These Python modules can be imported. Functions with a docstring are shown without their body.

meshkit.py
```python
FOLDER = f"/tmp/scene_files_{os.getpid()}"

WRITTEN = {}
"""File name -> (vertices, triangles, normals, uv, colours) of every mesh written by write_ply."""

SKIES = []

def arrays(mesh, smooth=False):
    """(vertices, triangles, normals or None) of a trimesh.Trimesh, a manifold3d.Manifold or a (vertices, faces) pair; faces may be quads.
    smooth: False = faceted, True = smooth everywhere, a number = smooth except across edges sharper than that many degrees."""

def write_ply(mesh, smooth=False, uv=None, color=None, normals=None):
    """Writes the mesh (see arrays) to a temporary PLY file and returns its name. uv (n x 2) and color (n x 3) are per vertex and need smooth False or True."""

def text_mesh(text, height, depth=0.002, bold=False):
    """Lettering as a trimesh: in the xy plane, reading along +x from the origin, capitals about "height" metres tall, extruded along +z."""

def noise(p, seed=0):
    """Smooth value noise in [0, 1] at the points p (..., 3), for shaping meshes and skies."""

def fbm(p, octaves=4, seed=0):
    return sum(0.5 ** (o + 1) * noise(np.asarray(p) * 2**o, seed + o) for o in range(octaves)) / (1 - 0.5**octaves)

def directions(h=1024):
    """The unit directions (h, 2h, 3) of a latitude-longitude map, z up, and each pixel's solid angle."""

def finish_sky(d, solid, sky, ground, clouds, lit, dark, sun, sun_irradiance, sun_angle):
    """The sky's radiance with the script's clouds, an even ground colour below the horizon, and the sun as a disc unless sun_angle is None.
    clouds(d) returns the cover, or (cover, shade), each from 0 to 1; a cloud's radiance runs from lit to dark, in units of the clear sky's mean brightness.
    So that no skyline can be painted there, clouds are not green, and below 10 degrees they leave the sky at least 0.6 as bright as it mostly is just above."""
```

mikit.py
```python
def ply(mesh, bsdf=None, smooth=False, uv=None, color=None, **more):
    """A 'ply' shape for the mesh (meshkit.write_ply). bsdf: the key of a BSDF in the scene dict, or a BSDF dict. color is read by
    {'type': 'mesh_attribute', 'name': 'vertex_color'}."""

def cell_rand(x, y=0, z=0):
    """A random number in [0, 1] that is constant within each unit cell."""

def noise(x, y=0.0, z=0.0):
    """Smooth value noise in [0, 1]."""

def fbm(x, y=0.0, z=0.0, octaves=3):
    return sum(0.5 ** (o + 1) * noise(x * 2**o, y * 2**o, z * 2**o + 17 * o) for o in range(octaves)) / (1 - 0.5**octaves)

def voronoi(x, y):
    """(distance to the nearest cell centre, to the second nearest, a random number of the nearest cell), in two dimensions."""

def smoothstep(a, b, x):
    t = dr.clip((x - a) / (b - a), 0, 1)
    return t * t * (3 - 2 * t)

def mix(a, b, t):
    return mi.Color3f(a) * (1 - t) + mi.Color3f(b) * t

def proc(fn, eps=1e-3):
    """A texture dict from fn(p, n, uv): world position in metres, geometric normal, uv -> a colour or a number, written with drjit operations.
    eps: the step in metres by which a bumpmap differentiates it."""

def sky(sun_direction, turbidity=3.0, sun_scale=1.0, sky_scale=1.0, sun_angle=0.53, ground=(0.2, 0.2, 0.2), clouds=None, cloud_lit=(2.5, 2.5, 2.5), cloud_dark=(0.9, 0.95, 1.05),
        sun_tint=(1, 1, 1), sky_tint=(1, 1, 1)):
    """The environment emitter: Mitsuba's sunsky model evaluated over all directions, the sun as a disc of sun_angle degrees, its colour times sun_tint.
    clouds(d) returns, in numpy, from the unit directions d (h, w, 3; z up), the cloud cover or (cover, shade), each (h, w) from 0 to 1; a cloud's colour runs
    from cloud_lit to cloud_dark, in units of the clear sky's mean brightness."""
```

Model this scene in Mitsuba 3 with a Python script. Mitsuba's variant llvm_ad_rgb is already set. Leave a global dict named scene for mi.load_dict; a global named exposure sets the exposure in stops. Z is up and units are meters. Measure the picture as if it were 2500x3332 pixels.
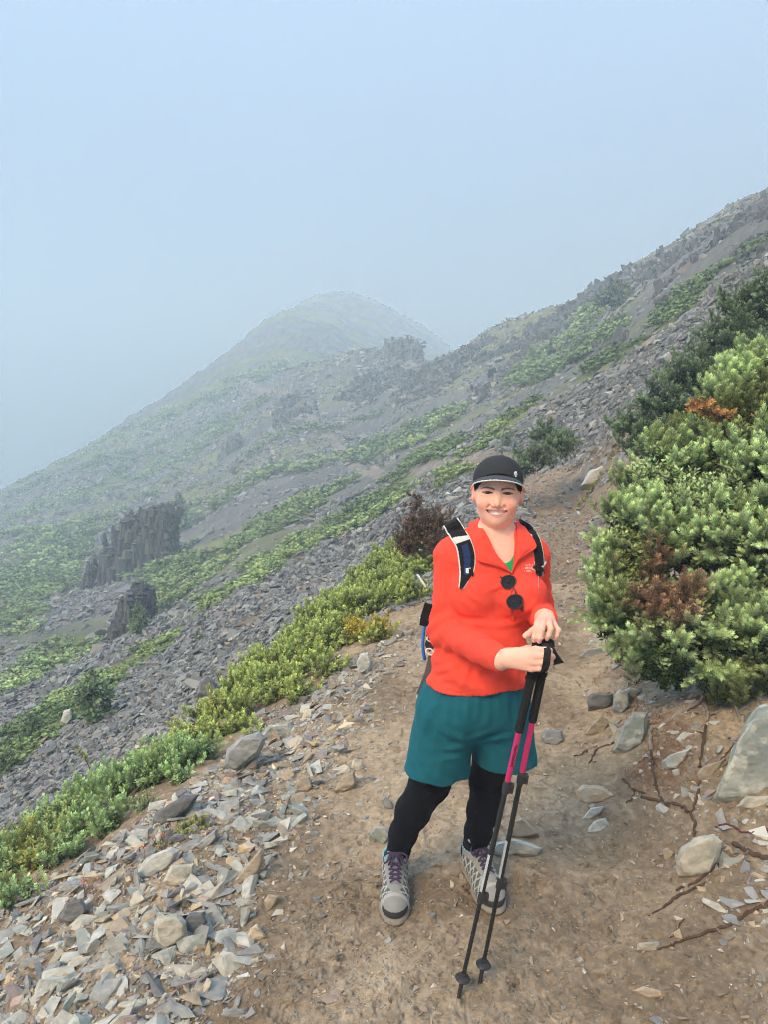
import math, numpy as np, trimesh, drjit as dr, mitsuba as mi, mikit, meshkit, manifold3d as m3
from scipy.interpolate import RBFInterpolator, RegularGridInterpolator
from scipy.spatial import ConvexHull, cKDTree
from shapely import Polygon, points as sh_points, contains_xy
T = mi.ScalarTransform4f
scene, labels = {}, {}

# ------------------------------------------------------------------ camera, sky, exposure
PITCH = math.radians(8.0)                    # the phone looks a little down
EYE = np.array([0.0, 0.0, 1.80])
FWD = np.array([0, math.cos(PITCH), -math.sin(PITCH)])
UP = np.array([0, math.sin(PITCH), math.cos(PITCH)])
FOC, CU, CV = 1662.7, 830.0, 1106.2           # focal length and centre in the units of the 1660-wide survey of the photograph
HAZE = 0.0056
scene['haze_air'] = {'type': 'homogeneous', 'albedo': {'type': 'rgb', 'value': [0.73, 0.88, 0.99]}, 'sigma_t': HAZE}
scene['camera'] = {'type': 'perspective', 'fov': 53.06, 'fov_axis': 'x', 'near_clip': 0.05, 'far_clip': 3000.0,
                   'to_world': T().look_at(origin=EYE.tolist(), target=(EYE + FWD).tolist(), up=[0, 0, 1]),
                   'medium': {'type': 'ref', 'id': 'haze_air'}}
scene['sky'] = mikit.sky([-0.42, -0.62, 0.66], turbidity=4, sun_scale=0.98, sun_angle=24, sun_tint=(1.0, 0.90, 0.74),
                         clouds=lambda d: (np.ones(d.shape[:2]), np.clip(1 - d[..., 2] ** 0.85 + 0.16 * (meshkit.fbm(d * [3.0, 3.0, 5.0], 3, 2) - 0.5), 0, 1)),
                         cloud_lit=(2.0, 2.6, 3.45), cloud_dark=(0.40, 0.79, 1.50), ground=(0.16, 0.16, 0.15))
exposure = 2.15

def P(u, v, d):
    """The point at survey position (u, v) of the photograph, d metres along the optical axis."""
    return EYE + d * FWD + (u - CU) / FOC * d * np.array([1.0, 0, 0]) + (CV - v) / FOC * d * UP

_d = np.linspace(0.5, 420, 4000); _t = np.clip((_d - 12) / 33, 0, 1); _f = _d * (1 + 0.75 * _t * _t * (3 - 2 * _t)) + 1.5 * np.maximum(_d - 112, 0)
def far(d): return np.interp(d, _d, _f)            # the survey's far distances, stretched to their true length
def near(r): return np.interp(r, _f, _d)
def grow(x, y):
    k = far(np.hypot(x, y)) / np.hypot(x, y); return x * k, y * k
def rng(seed): return np.random.default_rng(seed)

# ------------------------------------------------------------------ helpers
def rgb(*c): return {'type': 'rgb', 'value': list(c)}
def bsdf(key, **k):
    scene[key] = {'type': 'twosided', 'b': {'type': 'principled', **k}}
    return key
def bumped(key, fn, scale=1.0, eps=1e-3, **k):
    scene[key] = {'type': 'twosided', 'b': {'type': 'bumpmap', 'arbitrary': mikit.proc(fn, eps), 'scale': scale, 'b': {'type': 'principled', **k}}}
    return key
def add(key, mesh, mat, smooth=False, color=None, **k):
    base, n = key, 0
    while key in scene:
        n += 1
        key = f'{base}_{n:03d}'
    if color is not None: color = np.broadcast_to(np.asarray(color, float), (nverts(mesh), 3))
    scene[key] = mikit.ply(mesh, mat, smooth, color=color, **k)
    return key
def nverts(m): return len(m[0]) if isinstance(m, (tuple, list)) else len(m.vertices)
def free(name):
    key, n = name, 0
    while any(k == key or k.startswith(key + '__') for k in scene) or key in labels:
        n += 1
        key = f'{name}_{n:03d}'
    return key
def say(key, label=None, category=None, group=None, kind=None):
    labels[key] = {k: x for k, x in dict(label=label, category=category, group=group, kind=kind).items() if x}
    return key
def join(parts):
    """(vertices, faces, colours) of several (v, f, c)."""
    at = np.cumsum([0] + [len(p[0]) for p in parts])
    return np.vstack([p[0] for p in parts]), np.vstack([p[1] + a for p, a in zip(parts, at)]), np.vstack([np.broadcast_to(p[2], (len(p[0]), 3)) for p in parts])

def scatter(variants, which, mats, trans, colors):
    """One mesh of many copies: variants = list of (v, f, shade per vertex), which (n,), mats (n,3,3), trans (n,3), colors (n,3)."""
    V, F, C, at = [], [], [], 0
    for k, (v, f, s) in enumerate(variants):
        i = np.nonzero(which == k)[0]
        if not len(i): continue
        vv = np.einsum('nij,mj->nmi', mats[i], v) + trans[i, None]
        V.append(vv.reshape(-1, 3))
        F.append((f[None] + (np.arange(len(i)) * len(v))[:, None, None] + at).reshape(-1, 3))
        C.append((colors[i][:, None, :] * s[None]).reshape(-1, 3))
        at += len(i) * len(v)
    return np.vstack(V), np.vstack(F), np.clip(np.vstack(C), 0, 1)

def frames(axis, spin):
    """Rotation matrices whose third column is axis (n,3), turned by spin about it."""
    axis = axis / np.linalg.norm(axis, axis=1, keepdims=True)
    h = np.where(np.abs(axis[:, 2:]) < 0.9, [[0, 0, 1.0]], [[1.0, 0, 0]])
    a = np.cross(h, axis); a /= np.linalg.norm(a, axis=1, keepdims=True)
    b = np.cross(axis, a)
    c, s = np.cos(spin)[:, None], np.sin(spin)[:, None]
    return np.stack([a * c + b * s, b * c - a * s, axis], -1)

def tube(points, radii, sides=8, cap=True):
    p = np.asarray(points, float)
    r = np.broadcast_to(np.asarray(radii, float), (len(p),))
    t = np.gradient(p, axis=0); t /= np.linalg.norm(t, axis=1, keepdims=True) + 1e-12
    a = np.cross(t[0], [0, 0, 1.0] if abs(t[0][2]) < 0.9 else [1.0, 0, 0])
    A = []
    for k in t:
        a = a - k * (a @ k); a = a / np.linalg.norm(a); A.append(a)
    A = np.array(A); B = np.cross(t, A)
    g = np.arange(sides) * 2 * np.pi / sides
    v = p[:, None] + r[:, None, None] * (np.cos(g)[None, :, None] * A[:, None] + np.sin(g)[None, :, None] * B[:, None])
    n = len(p)
    i, j = np.meshgrid(np.arange(n - 1), np.arange(sides), indexing='ij')
    q = np.stack([i * sides + j, i * sides + (j + 1) % sides, (i + 1) * sides + (j + 1) % sides, (i + 1) * sides + j], -1).reshape(-1, 4)
    f = np.vstack([q[:, [0, 1, 2]], q[:, [0, 2, 3]]])
    v = v.reshape(-1, 3)
    if cap:
        m = len(v)
        v = np.vstack([v, p[0], p[-1]])
        j = np.arange(sides)
        f = np.vstack([f, np.stack([(j + 1) % sides, j, j * 0 + m], 1), np.stack([j + (n - 1) * sides, (j + 1) % sides + (n - 1) * sides, j * 0 + m + 1], 1)])
    return v, f
def smooth_line(pts, n=24):
    """A Catmull-Rom line through the points."""
    p = np.asarray(pts, float); p = np.vstack([2 * p[0] - p[1], p, 2 * p[-1] - p[-2]])
    out = []
    m = len(p) - 3
    for s in np.linspace(0, m - 1e-9, n):
        i = int(s); t = s - i
        a, b, c, d = p[i:i + 4]
        out.append(0.5 * (2 * b + (c - a) * t + (2 * a - 5 * b + 4 * c - d) * t * t + (3 * b - a - 3 * c + d) * t ** 3))
    return np.array(out)
def ribbon(line, side, width, thick, n_w=1):
    """A strap: line (n,3), side (n,3) unit vectors across it, width and thickness; closed mesh."""
    line, side = np.asarray(line), np.asarray(side)
    side = side / np.linalg.norm(side, axis=1, keepdims=True)
    t = np.gradient(line, axis=0); nrm = np.cross(side, t); nrm /= np.linalg.norm(nrm, axis=1, keepdims=True)
    w = np.broadcast_to(np.asarray(width, float), (len(line),))[:, None] / 2
    q = np.stack([line - side * w - nrm * thick / 2, line + side * w - nrm * thick / 2, line + side * w + nrm * thick / 2, line - side * w + nrm * thick / 2], 1)
    n = len(line); v = q.reshape(-1, 3); f = []
    i = np.arange(n - 1)
    for k in range(4):
        a, b = i * 4 + k, i * 4 + (k + 1) % 4
        f += [np.stack([a, b, b + 4], 1), np.stack([a, b + 4, a + 4], 1)]
    f += [np.array([[0, 2, 1], [0, 3, 2], [4 * n - 4, 4 * n - 3, 4 * n - 2], [4 * n - 4, 4 * n - 2, 4 * n - 1]])]
    return v, np.vstack(f)

# signed distance shapes, evaluated on arrays of points, and a surface-net mesher
def sd_sphere(p, c, r): return np.linalg.norm(p - np.asarray(c), axis=-1) - r
def sd_ell(p, c, r, R=None):
    q = p - np.asarray(c)
    if R is not None: q = q @ R
    r = np.asarray(r, float); k0 = np.linalg.norm(q / r, axis=-1); k1 = np.linalg.norm(q / (r * r), axis=-1)
    return k0 * (k0 - 1) / np.maximum(k1, 1e-9)
def sd_cone(p, a, b, ra, rb):
    a, b = np.asarray(a, float), np.asarray(b, float); ab = b - a
    t = np.clip(((p - a) @ ab) / (ab @ ab), 0, 1)
    return np.linalg.norm(p - a - t[..., None] * ab, axis=-1) - (ra + (rb - ra) * t)
def sd_chain(p, pts, rad, k=0.01):
    d = None
    for i in range(len(pts) - 1):
        e = sd_cone(p, pts[i], pts[i + 1], rad[i], rad[i + 1])
        d = e if d is None else smin(d, e, k)
    return d
def sd_box(p, c, half, R=None, r=0.0):
    q = p - np.asarray(c)
    if R is not None: q = q @ R
    q = np.abs(q) - (np.asarray(half) - r)
    return np.linalg.norm(np.maximum(q, 0), axis=-1) + np.minimum(q.max(-1), 0) - r
def smin(a, b, k):
    h = np.maximum(k - np.abs(a - b), 0) / k
    return np.minimum(a, b) - h * h * k * 0.25
def smax(a, b, k): return -smin(-a, -b, k)
def surface(fn, lo, hi, step):
    """Surface nets of fn = 0 in the box; fn gets (n,3) points. Evaluated in full only near the surface."""
    lo, hi = np.asarray(lo, float), np.asarray(hi, float)
    B = 6
    nb = np.ceil((hi - lo) / (step * B)).astype(int) + 1
    n = nb * B
    c = np.stack(np.meshgrid(*[lo[k] + (np.arange(nb[k]) + 0.5) * B * step - step / 2 for k in range(3)], indexing='ij'), -1)
    fc = fn(c.reshape(-1, 3)).reshape(nb)
    F = fc.repeat(B, 0).repeat(B, 1).repeat(B, 2).astype(np.float32)
    act = np.argwhere(np.abs(fc) < B * step * 1.25)
    o = np.stack(np.meshgrid(*[np.arange(B)] * 3, indexing='ij'), -1).reshape(-1, 3)
    for s in range(0, len(act), 3000):
        idx = (act[s:s + 3000, None] * B + o).reshape(-1, 3)
        F[idx[:, 0], idx[:, 1], idx[:, 2]] = fn(lo + idx * step)
    F[[0, -1]] = np.maximum(F[[0, -1]], step); F[:, [0, -1]] = np.maximum(F[:, [0, -1]], step); F[:, :, [0, -1]] = np.maximum(F[:, :, [0, -1]], step)
    S = F < 0
    cs = [S[a:n[0] - 1 + a, b:n[1] - 1 + b, d:n[2] - 1 + d] for a in (0, 1) for b in (0, 1) for d in (0, 1)]
    mixed = ~(np.logical_and.reduce(cs) | ~np.logical_or.reduce(cs))
    cell = np.argwhere(mixed); ids = np.full(mixed.shape, -1, np.int64); ids[mixed] = np.arange(len(cell))
    pos, cnt = np.zeros((len(cell), 3)), np.zeros(len(cell))
    for ax in range(3):
        for a in (0, 1):
            for b in (0, 1):
                o0 = np.insert([a, b], ax, 0); o1 = np.insert([a, b], ax, 1)
                f0 = F[tuple((cell + o0).T)]; f1 = F[tuple((cell + o1).T)]
                x = (f0 < 0) != (f1 < 0)
                t = f0[x] / (f0[x] - f1[x])
                pos[x] += o0 + t[:, None] * (o1 - o0); cnt[x] += 1
    v = lo + (cell + pos / np.maximum(cnt, 1)[:, None]) * step
    faces = []
    for ax in range(3):
        b, c_ = [k for k in range(3) if k != ax]
        s0 = [slice(1, -1)] * 3; s1 = [slice(1, -1)] * 3
        s0[ax] = slice(0, n[ax] - 1); s1[ax] = slice(1, n[ax])
        A, D = S[tuple(s0)], S[tuple(s1)]
        e = np.argwhere(A != D); st = A[tuple(e.T)]
        e = e + 1; e[:, ax] -= 1
        def at(db, dc):
            q = e.copy(); q[:, b] -= db; q[:, c_] -= dc
            return ids[tuple(q.T)]
        q = np.stack([at(1, 1), at(0, 1), at(0, 0), at(1, 0)], 1)
        flip = st if ax != 1 else ~st
        q = np.where(flip[:, None], q, q[:, ::-1])
        faces.append(q)
    q = np.vstack(faces)
    return v, np.vstack([q[:, [0, 1, 2]], q[:, [0, 2, 3]]])
def wavy(p, seed=0, oct=3): return meshkit.fbm(p, oct, seed) - 0.5

# materials used all over; the colour of a vertex-coloured material is set mesh by mesh; inner foliage and scree ground carry painted shade
VC = {'type': 'mesh_attribute', 'name': 'vertex_color'}
bsdf('mat_stone', base_color=VC, roughness=0.75, specular=0.35)
bsdf('mat_leaf', base_color=VC, roughness=0.55, specular=0.3)
bsdf('mat_cloth', base_color=VC, roughness=0.9, specular=0.15, sheen=0.3)
bsdf('mat_skin', base_color=VC, roughness=0.5, specular=0.35)
bsdf('mat_gloss', base_color=VC, roughness=0.3, specular=0.5)

bumped('mat_rubble', lambda p, n, uv: mikit.fbm(p.x * 34, p.y * 34, p.z * 52, 4) * 0.011 + mikit.noise(p.x * 150, p.y * 150, p.z * 150) * 0.002, 1.0, 1.5e-3, base_color=VC, roughness=0.72, specular=0.35)
bumped('mat_slope', lambda p, n, uv: mikit.fbm(p.x * 2.6, p.y * 2.6, p.z * 2.6, 3) * 0.28 + mikit.fbm(p.x * 11, p.y * 11, p.z * 11, 2) * 0.07, 1.0, 1e-2, base_color=VC, roughness=0.9, specular=0.15)
# ------------------------------------------------------------------ the lie of the land: one height field through surveyed points
SURVEY = [  # (u, v, distance): points of the slope
 (0,1990,3.3),(0,1870,4.6),(0,1750,9),(0,1650,11),(0,1560,16),(0,1400,26),(0,1290,36),(0,1200,50),(0,1120,75),(0,1060,110),(0,1180,150),
 (-400,2100,4.5),(-400,1750,14),(-400,1500,35),(-400,1330,100),(-400,1500,160),
 (200,1830,3.7),(200,1600,10.5),(200,1480,16),(200,1390,24),(200,1270,36),(200,1130,58),(200,1020,85),(200,950,115),(200,1120,160),
 (400,1705,3.9),(400,1640,4.6),(400,1480,11),(400,1380,16),(400,1290,24),(400,1150,42),(400,1000,75),(400,832,120),(400,1030,170),
 (600,1590,4.8),(600,1500,5.8),(600,1340,13),(600,1250,18),(600,1150,27),(600,1060,38),(600,940,58),(600,830,85),(600,750,112),(585,690,140),(600,900,190),
 (800,1200,17),(800,1110,24),(800,1060,30),(800,1000,40),(800,930,52),(800,850,66),(800,768,84),(800,850,100),(800,760,125),(800,700,150),(735,668,185),(740,900,240),
 (700,960,50),(700,870,66),(700,790,88),(700,740,115),(660,676,172),
 (900,1060,21),(900,1010,27),(900,950,37),(900,870,52),(900,800,70),(900,850,90),(890,760,150),(890,706,190),(960,740,195),(900,900,240),(1050,900,200),
 (1000,1020,20),(1000,960,27),(1000,900,36),(1000,830,50),(1000,752,68),(1000,830,95),
 (1100,960,21),(1100,900,27),(1100,830,37),(1100,760,50),(1100,702,61),(1100,780,90),
 (1200,1010,16),(1200,940,20),(1200,860,27),(1200,780,37),(1200,680,56),(1200,760,85),
 (1300,990,14),(1300,900,18),(1300,800,25),(1300,700,36),(1300,614,51),(1300,700,80),
 (1400,960,12.5),(1400,850,17),(1400,740,23),(1400,640,32),(1400,562,47),(1400,660,75),
 (1500,1040,9),(1500,900,12.5),(1500,760,17),(1500,640,24),(1500,505,44),(1500,600,75),
 (1600,1040,8),(1600,860,11),(1600,740,14.5),(1600,600,20),(1600,500,28),(1600,440,40),(1600,540,70),
 (1660,960,8),(1660,760,12),(1660,560,20),(1660,470,28),(1660,432,40),(1660,560,70),
 (2050,750,9),(2050,420,20),(2050,180,45),(2050,330,80),
 (1600,1490,4.0),(1660,1640,3.35),(1640,1540,3.6),(1450,1520,4.0),(1400,1420,5.0),(1660,1350,5.0),(1560,1760,3.2),(1660,1900,2.8),(1480,1180,7.4),
 (1850,1500,3.6),(1850,1900,2.8)]
TRAIL = [(-14,-1.9,-.3),(-6,-1.2,.5),(-2,-.6,1.0),(0,-.45,1.05),(2.2,-.40,1.15),(3.2,-.27,1.18),(4,-.12,1.2),(5,.02,1.42),(7,.62,1.95),(9,1.35,2.5),(11,2.0,3.05),(14,2.6,3.7),(17,2.8,3.8),(20,2.45,3.3),(24,1.5,2.25),(30,.0,.7),(40,-1.7,-1.0),(52,-3.9,-3.2),(62,-6.2,-5.4),(80,-11.5,-10.6),(100,-18.4,-17.4)]
ctrl = [P(u, v, far(d)) for u, v, d in SURVEY]
TRAIL = [(y * k, a * k, b * k) for y, a, b in TRAIL for k in [float(far(y) / y) if y > 12 else 1.0]]
for y, a, b in TRAIL:
    if y <= 20: ctrl += [[a, y, -0.03], [(a + b) / 2, y, 0.0], [b, y, 0.02]]
for y in (-60, -25, -10, -4, 0):      # the same hillside goes on behind and beside the camera
    for x in (-60, -25, -10, -4): ctrl.append([x, y, 0.45 * (x + 0.8)])
    for x in (4, 10, 25, 60): ctrl.append([x, y, 0.6 * (x - 1.0) if x < 50 else 26])
ctrl = np.array(ctrl)
def polar(x, y): return np.arctan2(x, y), np.log(np.hypot(x, y) + 1.0)
th_, L_ = polar(ctrl[:, 0], ctrl[:, 1])
w_ = ctrl[:, 2] / (np.hypot(ctrl[:, 0], ctrl[:, 1]) + 1.0)
wrap = np.abs(th_) > 1.6
k2 = np.concatenate([np.stack([th_ * 2.2, L_], 1), np.stack([(th_[wrap] - np.sign(th_[wrap]) * 2 * np.pi) * 2.2, L_[wrap]], 1)])
rbf = RBFInterpolator(k2, np.concatenate([w_, w_[wrap]]), kernel='thin_plate_spline', smoothing=2e-4)
A_in, A_all = 0.66, np.pi
thg = np.concatenate([np.linspace(-np.pi, -A_in, 40)[:-1], np.linspace(-A_in, A_in, 380), np.linspace(A_in, np.pi, 40)[1:]])
Lg = np.concatenate([np.linspace(np.log(1.02), np.log(2.6), 26)[:-1], np.linspace(np.log(2.6), np.log(7.5), 240)[:-1], np.linspace(np.log(7.5), np.log(80), 190)[:-1], np.linspace(np.log(80), np.log(741), 170)])
G1, G2 = np.meshgrid(thg, Lg, indexing='ij')
RG = np.exp(G2) - 1
XG, YG = RG * np.sin(G1), RG * np.cos(G1)
ZG = np.concatenate([rbf(np.stack([a.ravel() * 2.2, b.ravel()], 1)) for a, b in zip(np.array_split(G1, 30), np.array_split(G2, 30))]).reshape(G1.shape) * (RG + 1)
def interp_tab(x, tab, col): return np.interp(x, [t[0] for t in tab], [t[col] for t in tab])
def trail_amount(x, y):
    """1 in the middle of the trail, falling to 0 past its edges; ragged."""
    a, b = interp_tab(y, TRAIL, 1), interp_tab(y, TRAIL, 2)
    q = np.stack([x * 1.9, y * 1.9, x * 0], -1)
    e = 0.30 * wavy(q, 5) * np.clip(np.abs(y) / 3, 0.6, 2)
    s = np.minimum(x - a, b - x) + e
    return np.clip(s / 0.30 + 0.5, 0, 1) * (y < 178)
TRG = trail_amount(XG, YG)
RS_ = near(RG); KG = RG / RS_
q3 = np.stack([XG / KG, YG / KG, ZG * 0], -1)
far_ = np.clip((RS_ - 5) / 12, 0, 1)
bare = 1 - TRG
# roughness of the slope at the scales that its distance shows
ZG = ZG + KG * bare * (0.10 * wavy(q3 * 1.1, 1) * np.clip(RG / 8, 0.25, 1) + far_ * 0.9 * wavy(q3 * 0.16, 2, 4) + np.clip((RS_ - 25) / 60, 0, 1) * 4.2 * (np.abs(wavy(q3 * 0.055, 3, 5)) - 0.12) + np.clip((RS_ - 25) / 40, 0, 1) * 1.1 * wavy(q3 * 0.6, 33, 3))
near_ = np.clip((9 - RG) / 4, 0, 1)
dirt_lumps = 0.045 * wavy(q3 * 6, 11, 3) + 0.030 * wavy(q3 * 19, 12, 2) + 0.05 * wavy(q3 * 1.6, 14, 2)
ZG = ZG + near_ * (TRG * dirt_lumps + bare * (0.05 * wavy(q3 * 9, 13, 3)))
ZG = np.where(ZG < -60, -60 - 60 * (1 - np.exp((ZG + 60) / 60)), ZG)
height_of = RegularGridInterpolator((thg, Lg), ZG, bounds_error=False, fill_value=None)
def H(x, y):
    t, l = polar(np.asarray(x, float), np.asarray(y, float))
    return height_of(np.stack([np.clip(t, thg[0], thg[-1]), np.clip(l, Lg[0], Lg[-1])], -1))
def normal_at(x, y, e=0.15):
    x, y = np.asarray(x, float), np.asarray(y, float)
    e = e * np.maximum(1, np.hypot(x, y) / 8)
    n = np.stack([-(H(x + e, y) - H(x - e, y)) / (2 * e), -(H(x, y + e) - H(x, y - e)) / (2 * e), np.ones_like(x)], -1)
    return n / np.linalg.norm(n, axis=-1, keepdims=True)
DS = np.exp(np.linspace(np.log(1.4), np.log(480), 800))
def hit(u, v):
    """Where the ground is met along the survey direction (u, v): (n,3)."""
    u, v = np.atleast_1d(np.asarray(u, float)), np.atleast_1d(np.asarray(v, float))
    ray = FWD + (u - CU)[:, None] / FOC * np.array([1.0, 0, 0]) + (CV - v)[:, None] / FOC * UP
    p = EYE + DS[None, :, None] * ray[:, None]
    below = p[..., 2] < H(p[..., 0], p[..., 1])
    i = np.where(below.any(1), below.argmax(1), len(DS) - 1)
    i = np.maximum(i, 1)
    a, b = DS[i - 1], DS[i]
    for _ in range(14):
        m = (a + b) / 2
        q = EYE + m[:, None] * ray
        under = q[:, 2] < H(q[:, 0], q[:, 1])
        b = np.where(under, m, b); a = np.where(under, a, m)
    q = EYE + b[:, None] * ray
    return q
def dist(p): return (np.asarray(p) - EYE) @ FWD
# ------------------------------------------------------------------ what covers the slope: bare stone, soil, mats of dwarf fir
def world_poly(uv, step=12):
    """A region of the slope: an outline surveyed in the photograph, carried to the ground."""
    uv = np.asarray(uv, float)
    pts = np.vstack([np.linspace(a, b, max(2, int(np.hypot(*(b - a)) / step)), endpoint=False) for a, b in zip(uv, np.roll(uv, -1, 0))])
    g = hit(pts[:, 0], pts[:, 1])
    return Polygon(np.stack(polar(g[:, 0], g[:, 1]), 1)).buffer(0)
MATS = [
 [(-60,1680),(0,1600),(60,1545),(150,1490),(250,1430),(300,1400),(390,1340),(450,1300),(520,1250),(560,1240),(520,1300),(440,1350),(380,1395),(290,1432),(262,1470),(200,1520),(140,1580),(60,1640),(-60,1720)],
 [(430,1300),(560,1215),(700,1130),(830,1062),(880,1010),(940,965),(985,950),(975,985),(905,1052),(840,1108),(760,1150),(640,1202),(560,1240),(470,1310)],
 [(300,1290),(360,1240),(450,1200),(500,1185),(480,1225),(400,1290),(330,1335),(285,1340)],
 [(470,1200),(560,1130),(700,1060),(760,1040),(700,1085),(600,1140),(520,1190)],
 [(500,1260),(600,1200),(640,1190),(560,1260),(500,1290)],
 [(0,1330),(90,1260),(160,1210),(190,1190),(150,1240),(60,1320),(0,1360)],[(0,1480),(90,1420),(190,1360),(200,1400),(120,1440),(0,1530)],
 [(740,1000),(860,940),(950,890),(1010,880),(960,930),(880,960),(780,1010)],
 [(968,985),(990,960),(1052,948),(1100,905),(1161,866),(1170,876),(1090,935),(1055,968),(1040,1000),(1000,1030),(960,1020)],
 [(1255,815),(1310,770),(1395,728),(1412,735),(1345,778),(1288,812),(1262,822)],
 [(1150,820),(1215,770),(1300,725),(1345,690),(1365,700),(1310,745),(1220,800),(1165,835)],
 [(1415,708),(1472,648),(1535,588),(1548,600),(1500,665),(1440,715)],
 [(1566,575),(1620,528),(1680,495),(1680,520),(1620,555)],
 [(1110,815),(1190,752),(1255,710),(1320,632),(1325,650),(1260,730),(1190,785),(1130,832)],
 [(860,965),(930,915),(975,878),(1010,898),(950,930),(880,975)],
 [(1290,852),(1315,820),(1322,823),(1300,850)],[(930,1050),(985,1000),(1000,1010),(950,1060)],
]
mat_polys = [world_poly(m) for m in MATS]
BARE = [world_poly(m) for m in ([(380,1140),(350,1070),(290,1080),(210,1160),(180,1250),(85,1310),(80,1375),(160,1345),(240,1330),(205,1430),(245,1432),(300,1340),(330,1270),(300,1245),(380,1200)], [(590,900),(640,840),(690,840),(690,890),(610,935)], [(845,860),(930,780),(930,830),(870,890)], [(770,770),(860,730),(915,785),(900,835),(780,840)])]
def mat_amount(x, y, warp=True):
    """How much dwarf fir covers the ground here, 0 to 1."""
    x, y = np.asarray(x, float), np.asarray(y, float)
    t, l = polar(x, y); r0 = np.exp(l) - 1; r = near(r0)
    xs, ys = x * r / np.maximum(r0, 1e-6), y * r / np.maximum(r0, 1e-6)
    q = np.stack([xs * 0.9, ys * 0.9, xs * 0], -1)
    tw, lw = t + 0.020 * wavy(q * 0.6, 41), l + 0.05 * wavy(q * 0.6, 42)
    m = np.zeros(np.shape(x))
    for g in mat_polys: m = np.maximum(m, contains_xy(g, tw, lw).astype(float))
    s = meshkit.fbm(np.stack([xs * 0.045, ys * 0.21 + 0.03 * xs, xs * 0], -1), 4, 44)
    s2 = meshkit.fbm(np.stack([xs * 0.5, ys * 0.7, xs * 0], -1), 2, 45)
    far = np.clip((r - 24) / 12, 0, 1) * np.clip((s - 0.535) / 0.05, 0, 1) * (s2 > 0.42) * ((xs < 2) | (r < 0))
    m = np.maximum(m * (meshkit.fbm(q * 0.55, 2, 46) > 0.34), far)
    for g in BARE: m = m * ~contains_xy(g, t, l)
    return m * (trail_amount(x, y) < 0.3)
VEG = mat_amount(XG, YG) * (RG > 7)
nt, nl = G1.shape
gi, gj = np.meshgrid(np.arange(nt - 1), np.arange(nl - 1), indexing='ij')
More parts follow.
